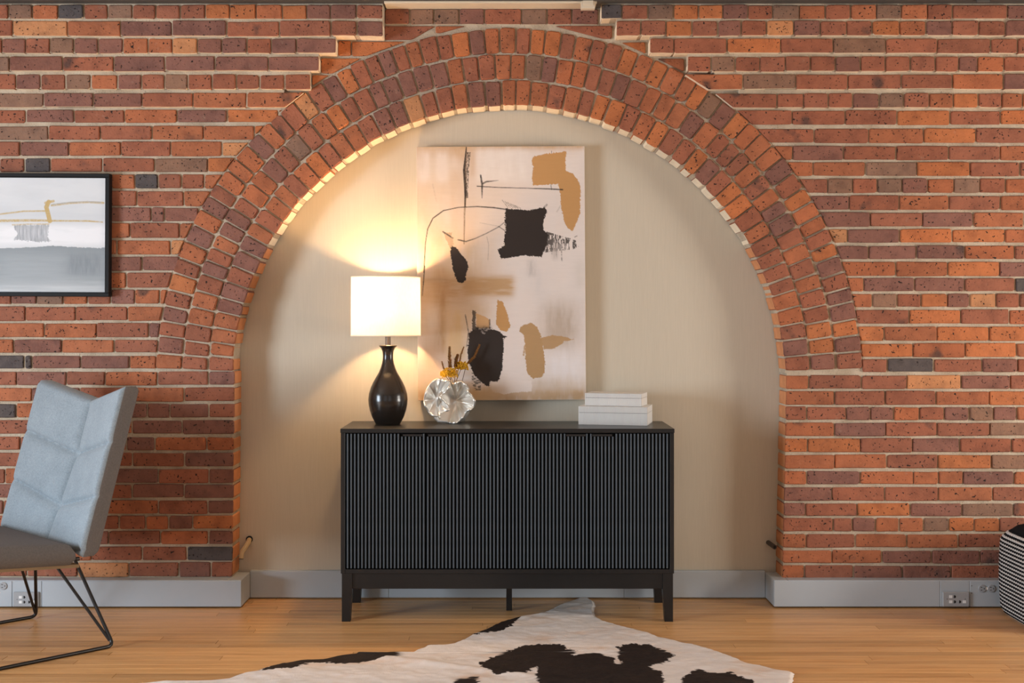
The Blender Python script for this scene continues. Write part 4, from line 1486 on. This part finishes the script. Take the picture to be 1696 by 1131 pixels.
# ------------------------------------------------------------------ framed seascape on the left
DF = 5.385
R = Raster(-118, 172, 292, 485, 380, 260, (214, 217, 220))
c5 = lambda L: [(x / 3.9, 280 + y / 3.9) for x, y in L]
X, Y = R.X, R.Y
R.blend(np.clip((fnoise(X * 0.02, Y * 0.08, 200) - 0.35), 0, 1) * 0.9, (196, 200, 204))
R.wash(-130, 180, 345, 372, 5, (200, 204, 208), 0.5, 201, 0.02, 0.2)
R.wash(-130, 180, 374, 405, 4, (232, 233, 236), 0.85, 202, 0.03, 0.15)
R.poly([(-130, 412)] + c5([(0, 515), (150, 508), (340, 495), (500, 505), (680, 508)]) + [(180, 500), (-130, 500)], (140, 148, 153), 1.0, 0.2, 1, 203)
R.wash(-130, 180, 418, 452, 4, (160, 167, 172), 0.4, 204, 0.02, 0.3); R.wash(-130, 180, 455, 480, 5, (170, 176, 180), 0.5, 205, 0.02, 0.25)
R.wash(112, 165, 420, 455, 3, (130, 138, 144), 0.5, 206, 0.5, 0.06, 0.9); R.wash(5, 100, 425, 470, 6, (164, 171, 176), 0.5, 207, 0.03, 0.3)
R.wash(-130, 180, 473, 490, 3, (196, 201, 204), 0.6, 208, 0.02, 0.3)
m = inside(X + (fnoise(X * 0.6, Y * 0.15, 209) - 0.5) * 5, Y + (fnoise(X * 0.5, Y * 0.5, 210) - 0.5) * 8, c5([(90, 360), (320, 355), (300, 440), (325, 465), (220, 470), (85, 455), (110, 420)]))
R.blend(m * (0.55 + 0.8 * (fnoise(X * 0.7, Y * 0.06, 211) - 0.4)), (140, 145, 151))
GOLD = (192, 166, 112)
R.line(c5([(-450, 320), (-200, 300), (0, 288), (150, 268), (300, 265)]), 1.3, GOLD, 0.9, 212, 0.4); R.line(c5([(330, 228), (450, 212), (560, 205), (660, 210)]), 1.7, GOLD, 0.9, 213, 0.5)
R.line(c5([(330, 222), (450, 208), (560, 203), (640, 206)]), 1.1, (170, 168, 164), 0.9, 214, 0.8)
R.line(c5([(-450, 345), (0, 332), (200, 328), (400, 330), (560, 330), (655, 337)]), 1.5, GOLD, 0.95, 215, 0.5, [1.4, 2.2, 2.0, 1.4, 1.4, 0.9])
R.line(c5([(310, 205), (295, 240), (308, 290), (318, 332)]), 3.6, GOLD, 1, 216, 0.15); R.line(c5([(290, 212), (340, 200)]), 2.2, GOLD, 0.9, 217, 0.3)
R.line(c5([(80, 358), (200, 352), (310, 352)]), 1.2, GOLD, 0.7, 218, 0.7)
fx0, fx1 = sx(-128, DF), sx(180.5, DF)
fz0, fz1 = sz(490.5, DF), sz(286.5, DF)
fW, fH = fx1 - fx0, fz1 - fz0
fp = thing('framed_painting', 'grey seascape painting with gold streaks in thin black frame', 'painting', ((fx0 + fx1) / 2, DF, (fz0 + fz1) / 2))
fp.rotation_euler = (0, math.radians(0.3), 0)
bd, th = 0.016, 0.004
for nm, (xa, xb, za, zb2) in (('frame_bar', (-fW / 2, fW / 2, fH / 2 - bd, fH / 2)), ('frame_bar', (-fW / 2, fW / 2, -fH / 2, -fH / 2 + bd)),
                              ('frame_bar', (-fW / 2, -fW / 2 + bd, -fH / 2 + bd, fH / 2 - bd)), ('frame_bar', (fW / 2 - bd, fW / 2, -fH / 2 + bd, fH / 2 - bd))):
    m2 = MB(); m2.box(xa, xb, 0, 0.04, za, zb2, bev=0.0015); m2.build(nm, M_FRAME, fp)
mb = MB(); mb.box(-fW / 2 + bd, fW / 2 - bd, 0.022, 0.038, -fH / 2 + bd, fH / 2 - bd); mb.build('backing', M_BLACKMETAL, fp)
cW, cH = fW - 2 * bd - 0.008, fH - 2 * bd - 0.008
mb = MB(); mb.box(-cW / 2, cW / 2, 0.0078, 0.023, -cH / 2, cH / 2, bev=0.001); cv = mb.build('canvas', M_WHITEPL, fp)
R.mesh('painted_face', cW, cH, M_PAINT, cv, 0.0070)

# ------------------------------------------------------------------ quilted lounge chair
FOOT = Vector((-1.527, 4.72, 0))
f_ = Vector((-0.70, -0.714, 0)).normalized()
u_ = Vector((-f_.y * -1, 0, 0))
u_ = Vector((-0.714, 0.70, 0)).normalized()
# chair frame: local x = across (near to far), local y = towards its front, z up
chair = thing('lounge_chair', 'quilted grey-blue high-back lounge chair on thin black wire legs', 'chair', FOOT)
chair.matrix_world = Matrix(((u_.x, f_.x, 0, FOOT.x), (u_.y, f_.y, 0, FOOT.y), (0, 0, 1, 0), (0, 0, 0, 1)))
bpy.context.view_layer.update()
L0, L1 = -0.03, 0.706
NS, NT = 149, 131


def back_front(s, t):
    """s 0..1 across, t 0..1 up; returns point on the front skin (before padding)"""
    l = L0 + (L1 - L0) * s
    v = 1 - abs(2 * s - 1)                         # 0 at wings, 1 at the fold
    ztop = 1.010 - 0.072 * v
    z = 0.372 + (ztop - 0.372) * t
    h = (z - 0.372) / 0.64
    a = 0.135 - 0.175 * h - 0.072 * v * min(1, 0.45 + h)
    return Vector((l, a, z))


def pad(s, t):
    v = 1 - abs(2 * s - 1)
    z = 0.372 + (1.010 - 0.072 * v - 0.372) * t
    zc = z + 0.078 * v                             # chevron seams
    d = 1e9
    for zs in (0.800, 0.597, 0.40):
        d = min(d, abs(zc - zs))
    ds = abs(s - 0.5) * 0.736
    d += 0.5 * max(0.0, 0.035 - min(s, 1 - s) * 0.736)
    ds += 0.5 * max(0.0, 0.03 - (1 - t) * 0.63)
    e = lambda x, wd: 1 - math.exp(-(x / wd) ** 1.2)
    return 0.021 * e(d, 0.014) * e(ds, 0.014)


vs = []
for j in range(NT):
    for i in range(NS):
        s, t = i / (NS - 1), j / (NT - 1)
        es = min(s, 1 - s) * 0.736; et = min(t, 1 - t) * 0.63
        rr = 0.020
        edge = 0.0
        for q in (es, et):
            if q < rr: edge += rr - math.sqrt(max(rr * rr - (rr - q) ** 2, 0))
        p = back_front(s, t)
        p.y += 0.004 + pad(s, t) - min(edge, rr)
        vs.append(tuple(p))
nf = len(vs)
for j in range(NT):
    for i in range(NS):
        s, t = i / (NS - 1), j / (NT - 1)
        es = min(s, 1 - s) * 0.736; et = min(t, 1 - t) * 0.63
        rr = 0.022
        edge = 0.0
        for q in (es, et):
            if q < rr: edge += rr - math.sqrt(max(rr * rr - (rr - q) ** 2, 0))
        p = back_front(s, t)
        p.y += -0.062 + min(edge, rr)
        vs.append(tuple(p))
fs = []
I = lambda i, j: j * NS + i
for j in range(NT - 1):
    for i in range(NS - 1):
        fs.append((I(i, j), I(i, j + 1), I(i + 1, j + 1), I(i + 1, j)))
        fs.append((nf + I(i, j), nf + I(i + 1, j), nf + I(i + 1, j + 1), nf + I(i, j + 1)))
for j in range(NT - 1):
    fs.append((I(0, j), nf + I(0, j), nf + I(0, j + 1), I(0, j + 1)))
    fs.append((I(NS - 1, j), I(NS - 1, j + 1), nf + I(NS - 1, j + 1), nf + I(NS - 1, j)))
for i in range(NS - 1):
    fs.append((I(i, NT - 1), nf + I(i, NT - 1), nf + I(i + 1, NT - 1), I(i + 1, NT - 1)))
    fs.append((I(i, 0), I(i + 1, 0), nf + I(i + 1, 0), nf + I(i, 0)))
fmi = []
for j in range(NT - 1):
    for i in range(NS - 1):
        fmi += [0, 1]
fmi += [1, 1] * (NT - 1) + [0, 1] * (NS - 1)
bk = mesh_obj('backrest', vs, fs, [M_FELT, M_SEAT], chair, midx=fmi)
shade_auto(bk, 70)
for s in (0.012, 0.988):
    mb = MB()
    mb.tube([back_front(s, t / 20) + Vector((0, 0.0, 0)) for t in range(21)], 0.003, 6)
    shade_auto(mb.build('piping', M_FELT, bk), 60)

# seat: padded, rising towards the front
vs = []; NX_, NY_ = 41, 37
def seat_pt(i, j, top):
    l = -0.022 + 0.72 * i / (NX_ - 1); a = 0.165 + 0.57 * j / (NY_ - 1)
    zb_ = 0.338 + 0.085 * (a - 0.15); th_ = 0.084
    ed = min(min(i, NX_ - 1 - i) * 0.018, min(j, NY_ - 1 - j) * 0.0172)
    rr = 0.034
    e = rr - math.sqrt(max(rr * rr - (rr - min(ed, rr)) ** 2, 0))
    if top:
        puff = 0.010 * math.sin(PI * i / (NX_ - 1)) * math.sin(PI * j / (NY_ - 1))
        return (l, a, zb_ + th_ + puff - e)
    return (l, a, zb_ + min(e, 0.03) * 0.9)


for top in (True, False):
    for j in range(NY_):
        for i in range(NX_):
            vs.append(seat_pt(i, j, top))
fs = []
n1 = NX_ * NY_
for j in range(NY_ - 1):
    for i in range(NX_ - 1):
        a = j * NX_ + i
        fs.append((a, a + 1, a + NX_ + 1, a + NX_)); fs.append((n1 + a, n1 + a + NX_, n1 + a + NX_ + 1, n1 + a + 1))
for i in range(NX_ - 1):
    a = i; fs.append((a, n1 + a, n1 + a + 1, a + 1)); b = (NY_ - 1) * NX_ + i; fs.append((b, b + 1, n1 + b + 1, n1 + b))
for j in range(NY_ - 1):
    a = j * NX_; fs.append((a, a + NX_, n1 + a + NX_, n1 + a)); b = a + NX_ - 1; fs.append((b, n1 + b, n1 + b + NX_, b + NX_))
shade_auto(mesh_obj('seat', vs, fs, M_SEAT, chair), 70)
mb = MB()
zb0 = lambda a: 0.338 + 0.085 * (a - 0.15)
mb.add([(0.0, 0.14, zb0(0.14) - 0.008), (0.676, 0.14, zb0(0.14) - 0.008), (0.676, 0.70, zb0(0.70) - 0.008), (0.0, 0.70, zb0(0.70) - 0.008),
        (0.0, 0.14, zb0(0.14) + 0.004), (0.676, 0.14, zb0(0.14) + 0.004), (0.676, 0.70, zb0(0.70) + 0.004), (0.0, 0.70, zb0(0.70) + 0.004)],
       [(0, 3, 2, 1), (4, 5, 6, 7), (0, 1, 5, 4), (1, 2, 6, 5), (2, 3, 7, 6), (3, 0, 4, 7)])
mb.build('seat_pan', simple('tan_underside', srgb(150, 128, 100), 0.9, 0.1, 30, 0.05), chair)


def rounded(pts, r=0.03, n=5):
    out = [Vector(pts[0])]
    for a, b, c in zip(pts[:-2], pts[1:-1], pts[2:]):
        a, b, c = Vector(a), Vector(b), Vector(c)
        p = b + (a - b).normalized() * r; q = b + (c - b).normalized() * r
        for k in range(n + 1):
            t = k / n
            out.append(p * (1 - t) ** 2 + b * 2 * t * (1 - t) + q * t * t)
    out.append(Vector(pts[-1]))
    return out


for s, l in ((1, 0.0), (-1, 0.676)):
    rw = 0.0068
    li = l + s * 0.165
    m2 = MB()
    m2.tube(rounded([(li, 0.08, 0.335), (l, 0.0, rw), (l + s * 0.0, 0.66, rw), (li, 0.56, 0.368)], 0.028), rw, 10)
    shade_auto(m2.build('sled_leg', M_BLACKMETAL, chair), 60)
    m2 = MB(); m2.tube([(li + s * 0.01, 0.165, 0.337), (l + s * 0.012, 0.010, 0.026)], 0.006, 10); shade_auto(m2.build('brace', M_BLACKMETAL, chair), 60)
    m2 = MB(); m2.tube([(li + s * 0.01, 0.47, 0.36), (l + s * 0.012, 0.648, 0.026)], 0.006, 10); shade_auto(m2.build('brace', M_BLACKMETAL, chair), 60)
    m2 = MB(); m2.tube([(li, 0.06, 0.329), (li, 0.60, 0.366)], 0.008, 10); shade_auto(m2.build('seat_rail', M_BLACKMETAL, chair), 60)

# ------------------------------------------------------------------ striped knitted pouf
PC = Vector((2.362, 5.100, 0))
pouf = thing('knitted_pouf', 'black and white striped knitted pouf against the right picture edge', 'pouf', PC)
H, RP = 0.365, 0.236
nrow = 44; na = 300
vsW = {0: MB(), 1: MB()}


def pouf_r(z, th_=0.0):
    t = z / H
    r = RP * (1 - 0.035 * (2 * t - 1) ** 2)
    if t < 0.10: r -= 0.020 * (1 - t / 0.10) ** 2
    if t > 0.86: r -= 0.032 * ((t - 0.86) / 0.14) ** 2
    e = 6.5                                            # rounded square footprint
    return r / (abs(math.cos(th_)) ** e + abs(math.sin(th_)) ** e) ** (1 / e)


for k in range(nrow):
    za, zb_ = H * k / nrow, H * (k + 1) / nrow
    rows_ = []
    for q in range(5):
        f = q / 4
        z = za + (zb_ - za) * f
        ringv = []
        for a in range(na):
            th_ = 2 * PI * a / na
            r = pouf_r(z, th_) + 0.0035 * math.sin(PI * f) + 0.0022 * math.sin(th_ * 75 + k * PI)
            zz_ = z + 0.0024 * math.sin(th_ * 75 + 0.6)
            ringv.append((r * math.cos(th_), r * math.sin(th_), max(zz_, 0.0)))
        rows_.append(ringv)
    m2 = vsW[k % 2]
    base = len(m2.v)
    for ringv in rows_: m2.v += ringv
    for q in range(4):
        for a in range(na):
            p = base + q * na + a; r2 = base + q * na + (a + 1) % na
            m2.f.append((p, r2, r2 + na, p + na)); m2.m.append(0)
o = vsW[0].build('white_stripes', M_KNITW, pouf, smooth=True); o['kind'] = 'stuff'
o = vsW[1].build('black_stripes', M_KNITB, pouf, smooth=True); o['kind'] = 'stuff'
mb = MB()
prof = [(1.0, H - 0.006), (0.985, H + 0.004), (0.90, H + 0.020), (0.72, H + 0.034), (0.45, H + 0.043), (0.2, H + 0.047), (0.01, H + 0.048)]
for q, (k, z) in enumerate(prof):
    for a in range(80):
        th_ = 2 * PI * a / 80
        r = (pouf_r(H, th_) + 0.003) * k
        mb.v.append((r * math.cos(th_), r * math.sin(th_), z))
for q in range(len(prof) - 1):
    for a in range(80):
        p = q * 80 + a; r2 = q * 80 + (a + 1) % 80
        mb.f.append((p, r2, r2 + 80, p + 80)); mb.m.append(0)
shade_auto(mb.build('top_cover', M_KNITB, pouf), 60)

# ------------------------------------------------------------------ cowhide on the floor
Lp = [(925, 1004), (905, 1014), (886, 1020), (862, 1023), (836, 1028.5), (810, 1040), (790, 1049), (780, 1053.5), (764, 1063), (748, 1069), (730, 1071), (704, 1073), (690, 1078), (676, 1083), (640, 1086), (606, 1084), (584, 1083), (560, 1089), (520, 1095), (480, 1100), (440, 1107), (421, 1113), (400, 1116), (380, 1124), (340, 1128), (300, 1129.5), (262, 1131)]
Rp = [(986, 1004), (984, 1012), (985, 1020), (996, 1027), (1003, 1031), (1020, 1036), (1045, 1044), (1075, 1051), (1100, 1058), (1125, 1064), (1150, 1069), (1180, 1078), (1205, 1087), (1240, 1100), (1262, 1103), (1290, 1110), (1308, 1113), (1318, 1117), (1312, 1124), (1312, 1131)]


def edge_fn(pts, tail):
    fl = [floor_pt(*p) for p in pts]
    fl.sort(key=lambda p: -p[1])
    ys = np.array([p[1] for p in fl] + [p[1] for p in tail]); xs = np.array([p[0] for p in fl] + [p[0] for p in tail])
    o_ = np.argsort(ys)
    return ys[o_], xs[o_]


LYs, LXs = edge_fn([(957, 992.6), (940, 998)] + Lp, [(-1.42, 4.18), (-1.30, 3.95), (-0.95, 3.75), (-0.85, 3.5), (-0.9, 3.2), (-1.2, 2.95), (-1.0, 2.75), (-0.35, 2.62)])
RYs, RXs = edge_fn([(975, 992.6), (982, 996)] + Rp, [(0.98, 4.15), (0.85, 3.9), (0.8, 3.5), (0.9, 3.2), (1.15, 2.95), (0.9, 2.75), (0.3, 2.62)])
ytop = floor_pt(966, 992.4)[1]
ysr = np.concatenate([np.arange(ytop, 4.15, -0.0045), np.arange(4.15, 2.62, -0.02)])
nc = 420
lx = np.interp(ysr, LYs, LXs); rx = np.interp(ysr, RYs, RXs)
lx = lx + (fnoise(ysr * 40, ysr * 0, 300) - 0.5) * 0.014; rx = rx + (fnoise(ysr * 40, ysr * 0 + 9, 301) - 0.5) * 0.014
lx = np.minimum(lx, rx - 0.01)
tt = np.linspace(0, 1, nc)[None, :]
GX = lx[:, None] * (1 - tt) + rx[:, None] * tt
GY = np.repeat(ysr[:, None], nc, 1)
edge = np.minimum(GX - lx[:, None], rx[:, None] - GX)
rise = 0.003 + 0.010 * np.clip(fnoise(GX * 5 + 40, GY * 7 + 40, 302) - 0.32, 0, 1) * 2.0
fold = 0.010 * np.exp(-(((GX + 0.25) * 0.45 + (GY - 4.45)) / 0.035) ** 2) * (np.abs(GX + 0.25) < 0.6)
rise = rise + fold + 0.007 * np.clip(fnoise(GX * 14 + 70, GY * 22 + 70, 303) - 0.4, 0, 1)
GZ = np.where(edge < 1e-6, 0.0008, rise * np.clip(edge / 0.012, 0.25, 1))
# hair colours: picture positions of the dark patches taken to the floor plane
PX = VX + FOC * GX / GY; PY = VY + FOC * EYE / GY
wob = (fnoise(GX * 60 + 10, GY * 60 + 10, 304, 3) - 0.5)
wob2 = (fnoise(GX * 60 + 80, GY * 60 + 80, 305, 3) - 0.5)
QX, QY = PX + wob * 16, PY + wob2 * 6
d5 = lambda L: [(840 + x / 3.392, 980 + y / 3.392) for x, y in L]
dark = np.zeros(GX.shape, bool)
for poly in ([(862, 1020), (835, 1022), (800, 1036), (776, 1054), (800, 1053), (830, 1046), (850, 1037), (858, 1029)],
             d5([(-160, 410), (-90, 385), (0, 345), (100, 308), (240, 298), (320, 305), (325, 325), (385, 345), (360, 372), (440, 360), (530, 355), (600, 385), (612, 415), (640, 412), (625, 360), (620, 330), (700, 300), (800, 305), (880, 335), (945, 368), (900, 400), (790, 432), (850, 455), (875, 490), (870, 560), (200, 560), (160, 480), (175, 435), (120, 455), (40, 480), (-60, 478), (-140, 440)]),
             d5([(985, 490), (1030, 460), (1080, 445), (1140, 465), (1250, 465), (1300, 485), (1380, 505), (1400, 560), (980, 560)]),
             [(421, 1114), (480, 1096), (560, 1085), (585, 1080), (610, 1080), (666, 1083), (660, 1088), (630, 1094), (580, 1100), (520, 1101), (480, 1109)],
             d5([(-290, 505), (-170, 498), (-150, 560), (-300, 560)])):
    dark |= inside(QX, QY, poly)
# spots out of the picture, nearer than its lower edge
for (x, y, a, b) in ((0.1, 3.8, 0.35, 0.25), (-0.5, 3.4, 0.3, 0.2), (0.45, 3.1, 0.25, 0.2)):
    dark |= ((GX - x + wob * 0.05) / a) ** 2 + ((GY - y + wob2 * 0.05) / b) ** 2 < 1
hc = lin((232, 222, 214))[None, None, :] * (0.90 + 0.16 * fnoise(GX * 9 + 5, GY * 9 + 5, 306))[..., None]
tanm = np.clip(fnoise(GX * 7 + 33, GY * 12 + 33, 307) - 0.56, 0, 1)[..., None] * 2.2
hc = hc * (1 - tanm) + lin((214, 178, 146)) * tanm
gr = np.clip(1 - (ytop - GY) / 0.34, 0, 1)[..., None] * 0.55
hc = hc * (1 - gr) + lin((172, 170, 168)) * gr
dkc = lin((38, 28, 24))[None, None, :] * (0.7 + 0.7 * fnoise(GX * 40, GY * 40 + 8, 308))[..., None]
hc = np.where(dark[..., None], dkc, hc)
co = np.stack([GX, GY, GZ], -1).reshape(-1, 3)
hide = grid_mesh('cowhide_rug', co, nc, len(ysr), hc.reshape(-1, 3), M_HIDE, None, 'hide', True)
tag(hide, 'white cowhide rug with dark brown patches on the wood floor', 'rug')
